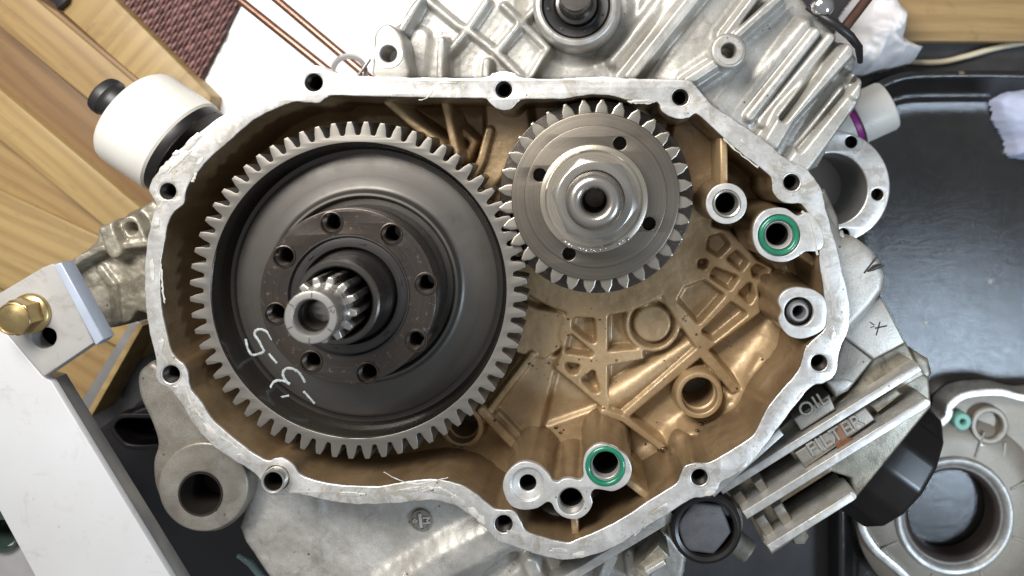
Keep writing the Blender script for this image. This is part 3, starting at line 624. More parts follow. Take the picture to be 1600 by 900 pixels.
LOWC = [(330,690),(352,745),(388,775),(372,826),(382,850),(430,920),(470,1000),(1060,1000),(1078,880),(1046,842),(1060,800),(1120,765),(1000,780),(800,800),(600,740),(430,700)]
def low_z(X, Y):
    A = lambda pts, z: d_line(X, Y, QL(pts, z))
    Z = -78 - 0.03 * (Y - 780)
    Z = Z - 8 * (1 - ss((X - (505 + 0.1 * (Y - 780) + 0) + 0) / 26 + 0.5)) 
    dl = A([(500,780),(512,910)], -84); Z = Z + 6 * bump(dl, 2, 12)
    # broad diagonal shoulder running to the lower right bolt
    dl = A([(775,842),(700,880),(600,945)], -60); Z = smax(Z, -84 + 30 * bump(dl, 14, 46), 8)
    dl = A([(800,870),(760,910)], -90); Z = Z - 16 * bump(dl, 4, 18)
    dl = A([(830,885),(850,930)], -60); Z = smax(Z, -95 + 34 * bump(dl, 8, 22), 6)
    Z = Z - 34 * ss((X - 868) / 40)
    dl = A([(1004,905),(1028,880)], -60); Z = smax(Z, -125 + 60 * bump(dl, 8, 9), 4)
    dl = A([(940,920),(962,868)], -60); Z = smax(Z, -125 + 44 * bump(dl, 9, 8), 4)
    dl = A([(985,880),(990,915)], -60); Z = smax(Z, -125 + 40 * bump(dl, 7, 8), 4)
    Z = Z + 2.0 * vnoise(X, Y, 0.03, 21) + 0.8 * vnoise(X, Y, 0.13, 22)
    sdv = sd_poly(X, Y, QL(LOWC, -85)); Z = skirt(Z, sdv, -330, 12)
    return Z, Z > -329
hfield('lower_casting', 280, 1180, 660, 1080, 2.8, low_z, M['cast'], case)
# cast foundry mark
c = P(658, 812, -77)
lathe('foundry_mark', [(18, -3), (18, 2), (17, 3.4), (15.2, 3.4), (14.5, 1.2), (0, 1.0)], c, M['cast_dark'], case, 32)
text_mesh('foundry_mark_lettering', 'M', 15, (c[0] + 9, c[1], c[2] + 2), R(-90), 1.2, M['cast'], case, 0.4, 0.4)
text_mesh('foundry_mark_lettering', '0', 11, (c[0] - 10, c[1] + 1, c[2] + 2), R(-90), 1.2, M['cast'], case, 0.3, 0.2)
bar('foundry_mark_bar', (c[0] - 2, c[1] - 12), (c[0] + 1, c[1] + 12), 5, c[2] + 5, c[2], M['cast'], case, 1.2)
# lower rail, parallel to the gasket rim
bar('cast_rail', Q(860, 922, -36), Q(1052, 806, -36), 15, -36, -130, M['rail'], case, 2)
bar('cast_rail', Q(1112, 774, -20), Q(1222, 676, -20), 12, -22, -130, M['rail'], case, 2)
bar('cast_web', Q(1000, 900, -44), Q(1038, 862, -44), 26, -46, -130, M['cast_dirty'], case, 3)
bar('cast_web', Q(1010, 898, -30), Q(1040, 880, -30), 9, -32, -130, M['rail'], case, 3)

# mounting lug on the lower left
LUG = [(214,590),(224,574),(246,572),(300,650),(346,690),(383,728),(389,768),(370,812),(335,832),(296,826),(262,800),(242,764),(238,724),(245,695),(236,662),(218,622)]
lp = cr(QL(LUG, -52), 4); c = Q(318, 768, -52)
plate('mounting_lug', [lp, circ(c[0], c[1], 34, 44)], -52, -230, 8, M['cast_dark'], case, res=4)
c2 = Q(316, 762, -40)
plate('mounting_boss', [circ(c2[0], c2[1], 73, 64), circ(c[0] - 0.6, c[1] - 0.6, 33.4, 44)], -42, -120, 5, M['cast_dark'], case, res=4)
lathe('lug_bore', [(35.5, -1), (35.5, 1.2), (33, 0.6), (32.4, -2), (32, -80), (0, -82)], (c[0], c[1], -41.5), M['shaded_bore'], case, 44)
# left mounting arm
ARM = [(96,420),(118,405),(150,377),(153,358),(186,346),(205,330),(240,312),(262,330),(260,480),(236,492),(214,488),(204,502),(185,511),(165,514),(142,498),(120,470)]
def arm_z(X, Y):
    A = lambda pts, z: d_line(X, Y, QL(pts, z))
    Z = np.full(X.shape, -104.0)
    dl = A([(90,432),(130,402),(158,388),(262,376)], -70); Z = smax(Z, -104 + 40 * bump(dl, 4, 13), 5)
    t = ss((Y - 395) / -26); Z = np.where(Y < Q(0, 396, -80)[1], np.maximum(Z, -86), Z)
    dl = A([(160,420),(180,445),(185,500)], -90); Z = smax(Z, -108 + 26 * bump(dl, 5, 12), 5)
    dl = A([(140,500),(190,512),(206,502),(240,490)], -84); Z = smax(Z, -104 + 18 * bump(dl, 3, 12), 5)
    dl = A([(165,352),(180,392)], -60); Z = smax(Z, -90 + 34 * bump(dl, 10, 12), 5)
    dl = A([(205,350),(215,372)], -70); Z = smax(Z, -90 + 24 * bump(dl, 12, 12), 5); Z = Z - 26 * bump(np.hypot(X - Q(212,356,-80)[0], Y - Q(212,356,-80)[1]), 4, 8)
    Z = Z + 2.5 * vnoise(X, Y, 0.04, 31) + 1.0 * vnoise(X, Y, 0.15, 32)
    Z = skirt(Z, sd_poly(X, Y, QL(ARM, -90)), -300, 9)
    return Z, Z > -299
hfield('mounting_arm', 30, 280, 280, 560, 2.4, arm_z, M['cast_dirty'], case)

# right hand flank: rounded blister, tab, oil filter housing with rails
def pl(name, pts, zt, zb, bev, mat, sm=0, res=3, holes=()):
    lp = QL(pts, zt); lp = cr(lp, sm) if sm else lp
    return plate(name, [lp] + [QL(h, zt) for h in holes], zt, zb, bev, mat, case, res=res)
pl('side_blister', [(1286,318),(1308,350),(1318,372),(1340,372),(1362,388),(1378,408),(1388,432),(1384,456),(1366,480),(1340,508),(1322,530),(1290,540)], -22, -260, 16, M['cast'], 0, 5)
pl('side_blister', [(1280,300),(1290,296),(1310,340),(1314,368),(1318,372),(1296,380)], -30, -200, 6, M['cast_dark'], 0, 3)
bar('step_block', Q(1300, 372, -40), Q(1318, 366, -40), 14, -34, -160, M['cast'], case, 3)
pl('side_tab', [(1376,462),(1392,490),(1415,536),(1366,562),(1318,526),(1330,500)], -40, -230, 4, M['cast'], 0, 3)
pl('side_shoulder', [(1302,580),(1318,524),(1366,562),(1352,580),(1326,612),(1306,622),(1294,604)], -48, -200, 6, M['cast_dark'], 0, 3)
pl('side_shoulder', [(1366,560),(1416,535),(1428,560),(1446,586),(1400,612),(1340,640),(1300,640),(1340,600)], -66, -200, 4, M['cast_dirty'], 0, 3)
pl('side_shoulder', [(1425,545),(1452,562),(1458,585),(1446,600),(1430,580)], -110, -220, 8, M['cast_dirty'], 0, 3)
# stamped wedge and cross on the flank (shallow cut marks)
def mark(pts, r, z, mat=None): tube('stamped_mark', [P(x, y, z) for x, y in pts], r, mat or M['groove'], case, 6, flat=0.35)
mark([(1350,427),(1370,401)], 1.6, -22); mark([(1350,427),(1383,415)], 1.4, -23)
tube('wedge_notch', [P(1354,425,-22.5), P(1366,418,-21.5), P(1378,413,-23)], [1.5, 4.5, 2], M['shaded_bore'], case, 8, flat=0.3)
mark([(1369,524),(1375,503)], 1.1, -39.7); mark([(1367,513),(1386,509)], 1.1, -39.7); mark([(1359,503),(1366,508)], 0.9, -39.7); mark([(1360,512),(1366,510)], 0.8, -39.7)
# oil filter housing
HOUS = [(1130,762),(1250,668),(1300,618),(1420,568),(1452,590),(1456,636),(1342,775),(1206,868),(1190,845),(1165,800)]
SLOT1 = [(1186,738),(1232,705),(1252,732),(1206,766)]
SLOT2 = [(1218,790),(1300,738),(1330,748),(1334,768),(1240,822)]
SLOT3 = [(1176,706),(1244,648),(1250,662),(1188,716)]
pl('filter_housing', HOUS, -84, -240, 5, M['cast_dirty'], 0, 2, [SLOT1, SLOT2, SLOT3])
pl('filter_housing_back', [(1150,740),(1300,640),(1420,640),(1345,768),(1230,840),(1180,800)], -190, -230, 2, M['shaded_bore'])
bar('cast_rail', Q(1126, 768, -34), Q(1438, 574, -34), 13, -34, -120, M['rail'], case, 2)
bar('cast_rail', Q(1164, 806, -26), Q(1448, 630, -26), 14, -26, -120, M['rail'], case, 2)
c = Q(1448, 630, -26); lathe('rail_end', [(7.2, -60), (7.2, -2), (5.5, 0), (0, 0)], (c[0], c[1], -26.2), M['rail'], case, 20)
bar('cast_rail', Q(1202, 858, -30), Q(1333, 776, -30), 13, -30, -120, M['rail'], case, 2)
c = Q(1333, 776, -30); lathe('rail_end', [(6.7, -60), (6.7, -2), (5, 0), (0, 0)], (c[0], c[1], -30.2), M['rail'], case, 20)
for a, b2, wd, zt in [((1150,772),(1172,800),18,-54), ((1184,752),(1204,782),16,-50), ((1186,808),(1206,838),18,-58), ((1214,790),(1234,822),18,-56), ((1200,842),(1210,856),20,-62)]:
    bar('cast_web', Q(*a, zt), Q(*b2, zt), wd, zt, -120, M['cast_dark'], case, 3)
pl('letter_panel', [(1240,655),(1296,616),(1306,640),(1252,674)], -44, -120, 3, M['cast_dark'])
pl('letter_panel', [(1242,708),(1352,636),(1368,656),(1258,732)], -40, -120, 3, M['cast_dark'])
pl('housing_block', [(1290,596),(1318,590),(1338,596),(1322,614),(1306,618)], -46, -120, 6, M['cast'])
pl('housing_block', [(1358,634),(1400,606),(1412,616),(1372,646)], -52, -120, 5, M['cast_dirty'])
ang = math.atan2(1, 1.62)
c = P(1270, 632, -43); text_mesh('raised_lettering', 'OIL', 31, c, ang, 2.2, M['cast_dark'], case, 0.8, -0.2, 1.0)
c = P(1304, 680, -39); text_mesh('raised_lettering', 'FILTER', 31, c, ang, 2.2, M['cast_dark'], case, 0.8, -0.2, 1.04)
c = Q(1316, 690, -38); plate('rust_patch', [cr([(c[0]-6,c[1]-30),(c[0]+8,c[1]-26),(c[0]+6,c[1]-8),(c[0]+18,c[1]-4),(c[0]+14,c[1]+12),(c[0]-6,c[1]+14),(c[0]-10,c[1]-4)], 3)], -38.2, -42, 0.5, plain('rusty_sealant', lin(122, 84, 58), 0.1, 0.5, 0, 0.4, 0.3, 300), case)
# stub and drain plug bosses
lathe('pipe_stub', [(0, 42), (17, 42), (20, 38), (20, 0), (24, -2), (24, -60)], P(1140, 838, -120), M['cast_dark'], case, 32, axis=(0.75, 0.55, 0.25))
lathe('bolt_head_behind', [(0, 0), (15, 0), (18, -4), (18, -70)], P(1250, 838, -150), M['cast_dirty'], case, 6)
lathe('plug_boss', [(62, -120), (62, -22), (58, -17), (50, -17)], (*Q(1104, 826, -40), -40), M['cast_dirty'], case, 48)
# body that carries the case down to the bench
pl('lower_body', [(420,420),(700,250),(1000,250),(1150,420),(1120,640),(900,740),(560,660)], -240, ZB + 0.5, 4, M['cast_dark'])

# ================================================================ DRAIN PLUG
dp = thing('drain_plug', 'large round black plug with a grey hexagonal centre under the lower rim', 'plug', P(1104, 828, -62))
c = P(1104, 828, -22)
lathe('plug_collar', [(57, -42), (57, -6), (54, -2), (50, 0), (45, -2), (43.5, -8), (46, -20), (45, -38)], c, M['black_paint'], dp, 64)
c3 = Q(1101, 831, -20)
plate('hexagon_head', [circ(c3[0], c3[1], 46, 6, a0=R(8))], -30, -60, 6, M['plug'], dp, res=3)

# ================================================================ PRIMARY GEAR (large)
GC = P(560, 453.5, -20)
def gear_loop(c, n, rt, rr, ph, tipw=0.15, rootw=0.345, midw=0.275):
    out = []; step = 2 * math.pi / n; rm = (rt + rr) / 2
    for i in range(n):
        a = ph + i * step
        for r, f in ((rr - 1.2, -0.5 + 0.08), (rr, -rootw - 0.03), (rr + 2.5, -rootw + 0.015), (rm, -midw), (rt - 3, -tipw - 0.03), (rt - 0.6, -tipw), (rt, -tipw + 0.04), (rt, tipw - 0.04), (rt - 0.6, tipw), (rt - 3, tipw + 0.03), (rm, midw), (rr + 2.5, rootw - 0.015), (rr, rootw + 0.03), (rr - 1.2, 0.5 - 0.08)):
            out.append((c[0] + r * math.cos(a + f * step), c[1] + r * math.sin(a + f * step)))
    return out
pg = thing('primary_gear', 'large dark gear wheel with 64 teeth and chalk marks at left in the cavity', 'gear', GC)
plate('toothed_rim', [gear_loop(GC, 64, 268, 247.5, R(2.6)), circ(GC[0], GC[1], 235, 160)], -20, -84, 1.0, M['gear_ring'], pg, smooth=30)
lathe('web_groove', [(236.5, -2.5), (235, -1.2), (233.6, -2.5), (232, -12), (230.5, -30), (228, -42), (224, -48), (219, -49.4), (214, -48.4)], GC, M['groove_oil_shade'], pg, 200)
lathe('gear_web', [(214.4, -48.5), (210, -47.2), (203, -45.6), (194, -44.3), (180, -43), (164, -42), (159, -40.5), (156, -37), (154.5, -33), (152.5, -31), (149, -30.6), (146.5, -32), (145, -35), (143, -40), (133, -41)], GC, M['gear_web'], pg, 200)
# fixed hub flange with eight tapped holes
HF = P(549, 465.5, 34); kf = kz(34)
holes = [(518,348),(611,366),(665,443),(650,532),(574,583),(486,565),(431,490),(444,401)]
HP = [Q(x, y, 34) for x, y in holes]
hb = plate('hub_flange', [circ(GC[0], GC[1], 134, 140), circ(GC[0], GC[1], 93, 100)] + [circ(x, y, 15, 26) for x, y in HP], 34, -60, 1.4, M['hub'], pg)
for x, y in HP:
    prof = [(18, 0.2), (17.6, 1.6), (16, 2.0), (15, 0.6), (14.6, -2)]; h = -3
    while h > -70: prof += [(14.4, h), (12.6, h - 1.6)]; h -= 3.2
    lathe('screw_hole', prof + [(12, -74), (0, -76)], (x, y, 34), M['hub'], hb, 26)
hsl = lathe('hub_seal', [(94, -2), (93.5, 1.4), (91.5, 1.6), (90, -1), (88.5, -3.5), (86, -3), (78, -2.5), (75, -3), (74, -8), (70, -14), (62, -16), (61, -60)], (GC[0], GC[1], 34), M['hub_in'], pg, 120)
for a in range(6):
    an = R(-75 + a * 60); r0 = 82
    bar('seal_mark', (GC[0] + r0 * math.cos(an) - 5 * math.sin(an), GC[1] + r0 * math.sin(an) + 5 * math.cos(an)), (GC[0] + r0 * math.cos(an) + 5 * math.sin(an), GC[1] + r0 * math.sin(an) - 5 * math.cos(an)), 2.4, 33, 29, M['groove'], hsl, 0.4)
lathe('hub_sleeve', [(70, 20), (69, 34), (66, 40), (63.5, 44), (63.5, 84), (62.5, 88), (60, 90), (54, 90), (51.5, 88), (50.5, 84), (50, -30), (0, -32)], (GC[0], GC[1], 0), M['sleeve'], pg, 110)
# marker writing on the web
def wz(x, y):
    for z in (-62, -62): X, Y, _ = P(x, y, z)
    rr = math.hypot(X - GC[0], Y - GC[1]); h = float(np.interp(rr, [164, 180, 194, 203, 210, 214, 219, 224, 228], [-42, -43, -44.3, -45.6, -47.2, -48.4, -49.4, -48, -42]))
    return (X, Y, GC[2] + h + 0.15)
def stroke(pts, r):
    r *= 0.85; q = cr(pts, 5, False); tube('chalk_stroke', [wz(x + random.uniform(-.25, .25), y + random.uniform(-.25, .25)) for x, y in q], [r * random.uniform(0.8, 1.25) for _ in q], M['chalk'], pg, 8, flat=0.3)
def stroke_w(p, q): stroke(p, q * 1.0)
stroke_w([(381,531),(384,545),(391,556),(402,554),(412,550)], 2.3)
stroke([(412,550),(404,534),(397,524),(399,517),(407,515),(417,519),(425,531)], 2.3)
stroke([(419,553),(432,568)], 2.0)
stroke([(476,598),(468,584),(458,577),(448,576),(442,581),(442,590),(450,601)], 2.4)
stroke([(452,601),(440,596),(428,597),(422,604),(425,614),(435,621),(449,620)], 2.4)
stroke([(473,612),(481,621),(490,632)], 2.2)

# ================================================================ CLUTCH SHAFT
cs = thing('splined_shaft', 'bright hollow splined shaft standing out of the large gear hub', 'shaft', (GC[0], GC[1], -30))
lathe('shaft_end', [(37, 132), (37, 148), (36.2, 150), (35.5, 154), (35.5, 160), (34.6, 161), (34.6, 163), (35.5, 164), (35.5, 197), (34.5, 199.5), (33, 200), (25.5, 200), (24, 198.5), (22.5, 192), (22, 186)], (GC[0], GC[1], 0), M['shaft'], cs, 90)
lathe('shaft_bore', [(22.4, 190), (21.5, 172), (16, 166), (15, 160), (15, 20), (0, 18)], (GC[0], GC[1], 0), M['shaded_bore'], cs, 60)
def spl(c, n, ro, ri):
    out = []; st = 2 * math.pi / n
    for i in range(n):
        a = i * st + 0.1
        for r, f in ((ri, -0.5), (ri, -0.32), (ro - 1, -0.2), (ro, -0.14), (ro, 0.14), (ro - 1, 0.2), (ri, 0.32)): out.append((c[0] + r * math.cos(a + f * st), c[1] + r * math.sin(a + f * st)))
    return out
plate('spline_teeth', [spl(GC, 13, 46.2, 37)], 133, -20, 0.8, M['sleeve'], cs, res=2)
plate('spline_teeth', [spl(GC, 13, 46.2, 37)], 148, 132, 1.6, M['shaft'], cs, res=2)
for a in range(6):
    an = R(-90 + 60 * a + 3)
    bar('witness_line', (GC[0] + 26.5 * math.cos(an), GC[1] + 26.5 * math.sin(an)), (GC[0] + 34 * math.cos(an), GC[1] + 34 * math.sin(an)), 1.2, 200.25, 198, M['groove'], cs, 0.05)
text_mesh('stamped_letter', 'Z', 8, (GC[0] + 29, GC[1] - 8, 200.1), R(70), 0.15, M['groove'], cs, 0, 0)

# ================================================================ CRANK GEAR (small)
CC = P(930.5, 307, -8)
cg = thing('crank_gear', 'small bright steel gear with four dark holes at upper middle of the cavity', 'gear', CC)
CH = [Q(968.5, 224, -6), Q(843.5, 273.5, -6), Q(1014, 349.5, -6), Q(889, 396.5, -6)]
plate('toothed_rim', [gear_loop(CC, 32, 154, 132.5, R(4.0), 0.10, 0.40, 0.315)] + [circ(x, y, 10, 24) for x, y in CH], -12, -42, 2.5, M['tooth'], cg, smooth=40, res=3)
plate('gear_face', [circ(CC[0], CC[1], 132.5, 140)] + [circ(x, y, 10, 24) for x, y in CH], -7, -20, 2.2, M['crank'], cg)
rd = plate('raised_disc', [circ(CC[0], CC[1], 112, 120)] + [circ(x, y, 10.4, 24) for x, y in CH], -4.6, -12, 1.4, M['crank'], cg)
for x, y in CH: lathe('relief_hole', [(10.6, 0), (10, -2), (10, -36), (0, -37)], (x, y, -5.2), M['shaded_bore'], rd, 26)
plate('backing_disc', [circ(CC[0] + 1, CC[1] + 2, 156, 140)], -44, -80, 1.5, M['hub'], cg)
plate('toothed_rim', [gear_loop(CC, 32, 150, 126, R(4.0) + 0.09, 0.075, 0.33, 0.235)], -82, -140, 2, M['gear_ring'], cg)
hn = thing('crank_nut', 'polished flanged hex nut with burred edge on the small gear', 'nut', (CC[0] - 3, CC[1] + 2, -5))
NC = (CC[0] - 2.5, CC[1] + 2)
lathe('flange_washer', [(84, -8), (84, 20), (82.5, 24), (78, 25.5), (75, 26), (73, 25), (71, 25.2), (40, 26)], (NC[0], NC[1], 0), M['nut'], hn, 110)
hx = Q(929.5, 312, 70)
V, F = [], []; n = 144; RI = 57.0
for i in range(n):
    a = 2 * math.pi * i / n; f = (a - R(9)) % (math.pi / 3) - math.pi / 6
    hr = RI / math.cos(f); ch = 56.5; ca, sa = math.cos(a), math.sin(a)
    for rr, z in ((43, 40), (43, 64.5), (44.5, 66), (ch - 1.5, 66), (ch, 65.6), (hr, 65.6 - (hr - ch) * 0.62), (hr, 22)): V.append((hx[0] + rr * ca, hx[1] + rr * sa, z))
for i in range(n):
    for k2 in range(6): F.append((i * 7 + k2, ((i + 1) % n) * 7 + k2, ((i + 1) % n) * 7 + k2 + 1, i * 7 + k2 + 1))
mesh('hexagon_body', V, F, M['hexs'], hn, smooth=24)
for i in range(15):
    an = R(50 + i * 5.6); rr = 79 + random.uniform(-5, 2)
    rad = random.uniform(2.5, 6.0)
    lathe('burr', [(0, 1.2), (rad * 0.6, 1.0), (rad, -0.6)], (NC[0] + rr * math.cos(an), NC[1] + rr * math.sin(an), 24.5), M['hexs'], hn, 7, smooth=50, a0=i)

# ================================================================ CRANKSHAFT END
ce = thing('crankshaft_end', 'rounded bright end of the crankshaft inside the hex nut', 'shaft', (CC[0], CC[1], -5))
lathe('shaft_end', [(42.6, 0), (42.6, 92), (41.5, 101), (38, 108), (33, 112), (27, 113), (23, 111.5), (20, 108), (18.8, 103), (18.2, 97), (18, 90)], (CC[0] - 1.2, CC[1] + 1.5, 0), M['hexs'], ce, 90)
lathe('shaft_bore', [(18.3, 96), (18, 60), (15, 20), (14, -120), (0, -122)], (CC[0] - 1.2, CC[1] + 1.5, 0), M['shaded_bore'], ce, 50)

# ================================================================ O-RINGS
for x, y, lab in ((946, 728, 'green rubber o-ring in the lower oil port beside the twin round bosses'), (1217, 367.5, 'green rubber o-ring in the upper right oil port')):
    tag(torus('seal_ring', (x, y, 0.5), 27.4, 4.3, M['green']), lab, 'seal ring', 'green rubber seal rings')

# ================================================================ OIL FILTER
of = thing('oil_filter', 'glossy black canister oil filter behind the housing at lower right', 'oil filter', P(1350, 700, -260))
axf = Vector((0.81, 0.585, 0.02)).normalized()
cf = Vector((*Q(1322, 672, -225), -225))
n = 28; prof = [(100, 0), (118, 4), (124, 14), (124, 60), (124, 106), (123, 112), (119, 117), (112, 119), (60, 119), (0, 119)]
V, F = [], []; nf = 15 * 8; e1 = (Vector((0, 0, 1)) - axf * axf.z).normalized(); e2 = axf.cross(e1)
for rr, h in prof:
    for i in range(nf):
        a = 2 * math.pi * (i + 4) / nf; ff = (a % (2 * math.pi / 15)) - math.pi / 15
        q = min(rr, rr * 0.972 / math.cos(ff) * 1.0 if rr > 110 else rr)
        V.append(tuple(cf + axf * h + (e1 * math.cos(a) + e2 * math.sin(a)) * max(q, 0.01)))
for j in range(len(prof) - 1):
    for i in range(nf): F.append((j * nf + i, j * nf + (i + 1) % nf, (j + 1) * nf + (i + 1) % nf, (j + 1) * nf + i))
mesh('filter_can', V, F, M['filter'], of, smooth=60)
lathe('filter_seam', [(124, 0), (127, 2), (127, 8), (124, 10)], tuple(cf + axf * 4), M['black_paint'], of, 64, axis=tuple(axf))

# ================================================================ ENGINE STAND (white bracket) + bolt
st = thing('engine_stand_arm', 'white painted steel stand arm with folded tab at the left edge', 'stand', P(60, 700, -20))
zs = 30
plate('arm_plate', [QL([(-60,500),(4,514),(66,588),(80,596),(268,905),(330,1010),(70,1010),(54,900),(0,800),(-60,720)], zs)], zs, zs - 14, 2, M['white_paint'], st)
plate('arm_side', [QL([(68,588),(84,592),(276,905),(340,1010),(322,1010),(260,905)], zs - 12)], zs - 14, zs - 44, 2, M['edge_metal'], st)
plate('folded_tab', [QL([(-60,500),(-4,460),(66,418),(82,412),(94,420),(146,536),(68,589),(4,514)], zs + 6), cr(QL([(52,518),(70,512),(84,516),(88,528),(82,540),(66,545),(54,538),(48,528)], zs + 6), 3)], zs + 6, zs - 22, 2, M['tab_paint'], st)
plate('tab_edge', [QL([(84,413),(96,410),(162,530),(150,540)], zs + 8)], zs + 9, zs - 22, 2, plain('bluish_edge_paint', lin(166, 174, 188), 0.1, 0.4), st)
plate('stand_foot', [QL([(-160,560),(0,640),(110,880),(60,905),(-160,800)], ZB)], zs - 13, ZB + 0.5, 2, M['edge_metal'], st)
bo = thing('flange_bolt', 'yellow zinc flange bolt with domed hex head on the stand tab', 'bolt', P(44, 492, zs + 6))
c = P(48, 490, zs + 7)
lathe('bolt_flange', [(31, 0), (31, 3), (29, 6), (24, 8), (20, 10)], c, M['brass'], bo, 48)
bh_ = plate('hexagon_head', [circ(c[0], c[1], 27, 6, a0=R(15))], zs + 46, zs + 13, 2.5, M['brass'], bo, res=3)
lathe('domed_cap', [(24.4, 0), (24, 1.6), (22.4, 2.2), (21, 0.8), (16, 2.2), (9, 4.2), (0, 5)], (c[0], c[1], zs + 46), M['brass'], bh_, 44)
lathe('slot_bore', [(26, -24), (26, -70), (0, -70)], (*Q(70, 528, zs + 6), zs), M['shaded_bore'], st, 28)

# ================================================================ WHITE KNOB ASSEMBLY (upper left)
kn = thing('capped_drum', 'white plastic drum with black stub and black collar beyond the upper left rim', 'drum', P(260, 220, -200))
ka = Vector((0.83, 0.56, 0.0)).normalized()
kc = Vector((*Q(207, 178, -120), -120))
lathe('drum_shell', [(0, -4), (70, -4), (80, -1), (86, 6), (89, 16), (89, 100), (86, 104)], tuple(kc), M['white_plastic'], kn, 72, axis=tuple(ka))
kcl = lathe('collar', [(86, 96), (86, 116), (83, 121), (72, 123), (40, 124), (40, 170), (0, 170)], tuple(kc), M['black_paint'], kn, 64, axis=tuple(ka))
for a in range(10):
    an = a * 0.628 + 0.2; e1 = Vector((0, 0, 1)); e2 = ka.cross(e1)
    lathe('collar_hole', [(0, 0.6), (6.5, 0.6), (7, -1)], tuple(kc + ka * 120 + (e1 * math.cos(an) + e2 * math.sin(an)) * 78), M['groove'], kcl, 14, axis=tuple(ka))
lathe('black_stub', [(0, -66), (24, -66), (31, -62), (33, -56), (33, -46), (30, -42), (29, -36), (29, 0)], tuple(kc), M['black_rubber'], kn, 48, axis=tuple(ka))

# ================================================================ TIMBER FRAME, MAT, SHEET, RODS
tf = thing('timber_frame', 'pine board frame at the upper left under the engine', 'timber frame', P(60, 200, ZB))
def board(pts, zt, th, mat, nm='board'):
    lp = QL(pts, zt)
    # local frame along the first edge so the grain follows the board
    a = Vector(lp[0]); b2 = Vector(lp[1]); d = (b2 - a).normalized(); ang = math.atan2(d.y, d.x)
    cx, cy = sum(p[0] for p in lp) / len(lp), sum(p[1] for p in lp) / len(lp)
    loc = (cx, cy, zt - th)
    ca, sa = math.cos(-ang), math.sin(-ang)
    rp = [(cx + (x - cx) * ca - (y - cy) * sa, cy + (x - cx) * sa + (y - cy) * ca) for x, y in lp]
    o = plate(nm, [rp], zt, zt - th, 3, mat, None, loc)
    o.rotation_euler = (0, 0, -ang)
    T = LOC[tf]
    o.parent = tf; o.location = ((loc[0] - T[0]) * S, -(loc[1] - T[1]) * S, (loc[2] - T[2]) * S)
    return o
board([(52,-4),(300,205),(252,250),(0,42),(-60,-20),(-20,-70)], -402, 60, M['pine'])
board([(92,14),(140,-40),(330,150),(320,215),(232,140)], -420, 60, M['pine_pale'])
board([(30,-20),(90,18),(235,140),(300,205),(285,215),(44,8)], -412, 60, M['pine_dark'])
board([(-60,-10),(250,250),(300,330),(240,350),(130,262),(-60,100)], -440, 50, M['pine_dark'])
board([(-60,90),(130,250),(260,360),(220,400),(-60,170)], -415, 60, M['pine_pale'])
board([(-60,165),(240,345),(260,480),(-60,300)], -440, 60, M['pine'])
board([(-60,270),(220,400),(220,560),(-60,420)], -425, 60, M['pine_pale'])
board([(-60,370),(200,520),(160,640),(-60,560)], -450, 60, M['pine'])
dk = plate('dark_corner_block', [QL([(74,-30),(112,-30),(104,2),(90,15)], -405)], -404, -460, 2, M['black_plastic'], tf)

# woven mat
wm = thing('woven_mat', 'dark red woven reed mat beside the white sheet', 'mat', P(280, 60, ZB))
zt = -455
mp = QL([(136,-6),(385,-20),(306,142),(240,124)], zt)
plate('mat_backing', [mp], zt - 6, ZB + 0.5, 2, M['reed_under'], wm)
V, F = [], []
d1 = Vector((0.50, -0.866)); d2 = Vector((0.70, 0.714))
Om = Vector(mp[0]); inside = lambda x, y: None
mpoly = mp
def inpoly(x, y):
    r = False; n = len(mpoly)
    for i in range(n):
        a = mpoly[i]; b2 = mpoly[(i + 1) % n]
        if (a[1] > y) != (b2[1] > y) and x < (b2[0] - a[0]) * (y - a[1]) / (b2[1] - a[1]) + a[0]: r = not r
    return r
def reed(p, d, L, wd, z, tilt):
    e = Vector((-d.y, d.x)); b0 = len(V)
    for t, zz in ((-0.5, -2.0), (-0.25, 1.4), (0.0, 2.2), (0.25, 1.4), (0.5, -2.0)):
        q = p + d * (t * L)
        for s, dz in ((-0.5, -1.2), (-0.2, 0.7), (0.2, 0.7), (0.5, -1.2)):
            V.append((q.x + e.x * s * wd, q.y + e.y * s * wd, z + zz + dz))
    for j in range(4):
        for k2 in range(3): F.append((b0 + j * 4 + k2, b0 + j * 4 + k2 + 1, b0 + j * 4 + k2 + 5, b0 + j * 4 + k2 + 4))
cen = Vector(Q(270, 60, zt))
for i in range(-60, 61):
    for j in range(-26, 27):
        p = cen + d2 * (i * 9.0) + d1 * (j * 27.0 + (13.5 if i % 2 else 0) + random.uniform(-1.5, 1.5))
        if inpoly(p.x, p.y): reed(p, d1, 30, 7.2 * random.uniform(0.8, 1.05), zt - 2 + random.uniform(-0.8, 0.8), 0)
o = mesh('woven_reeds', V, F, M['reed'], wm, smooth=60, fix=False); tag(o, kind='stuff')
V, F = [], []
for j in range(-30, 31):
    for i in range(-30, 30):
        p = cen + d1 * (j * 27.0) + d2 * (i * 18.0)
        if inpoly(p.x, p.y): reed(p, d2, 18.5, 3.4, zt - 1.5, 0)
o = mesh('binding_threads', V, F, M['reed_under'], wm, smooth=60, fix=False); tag(o, kind='stuff')

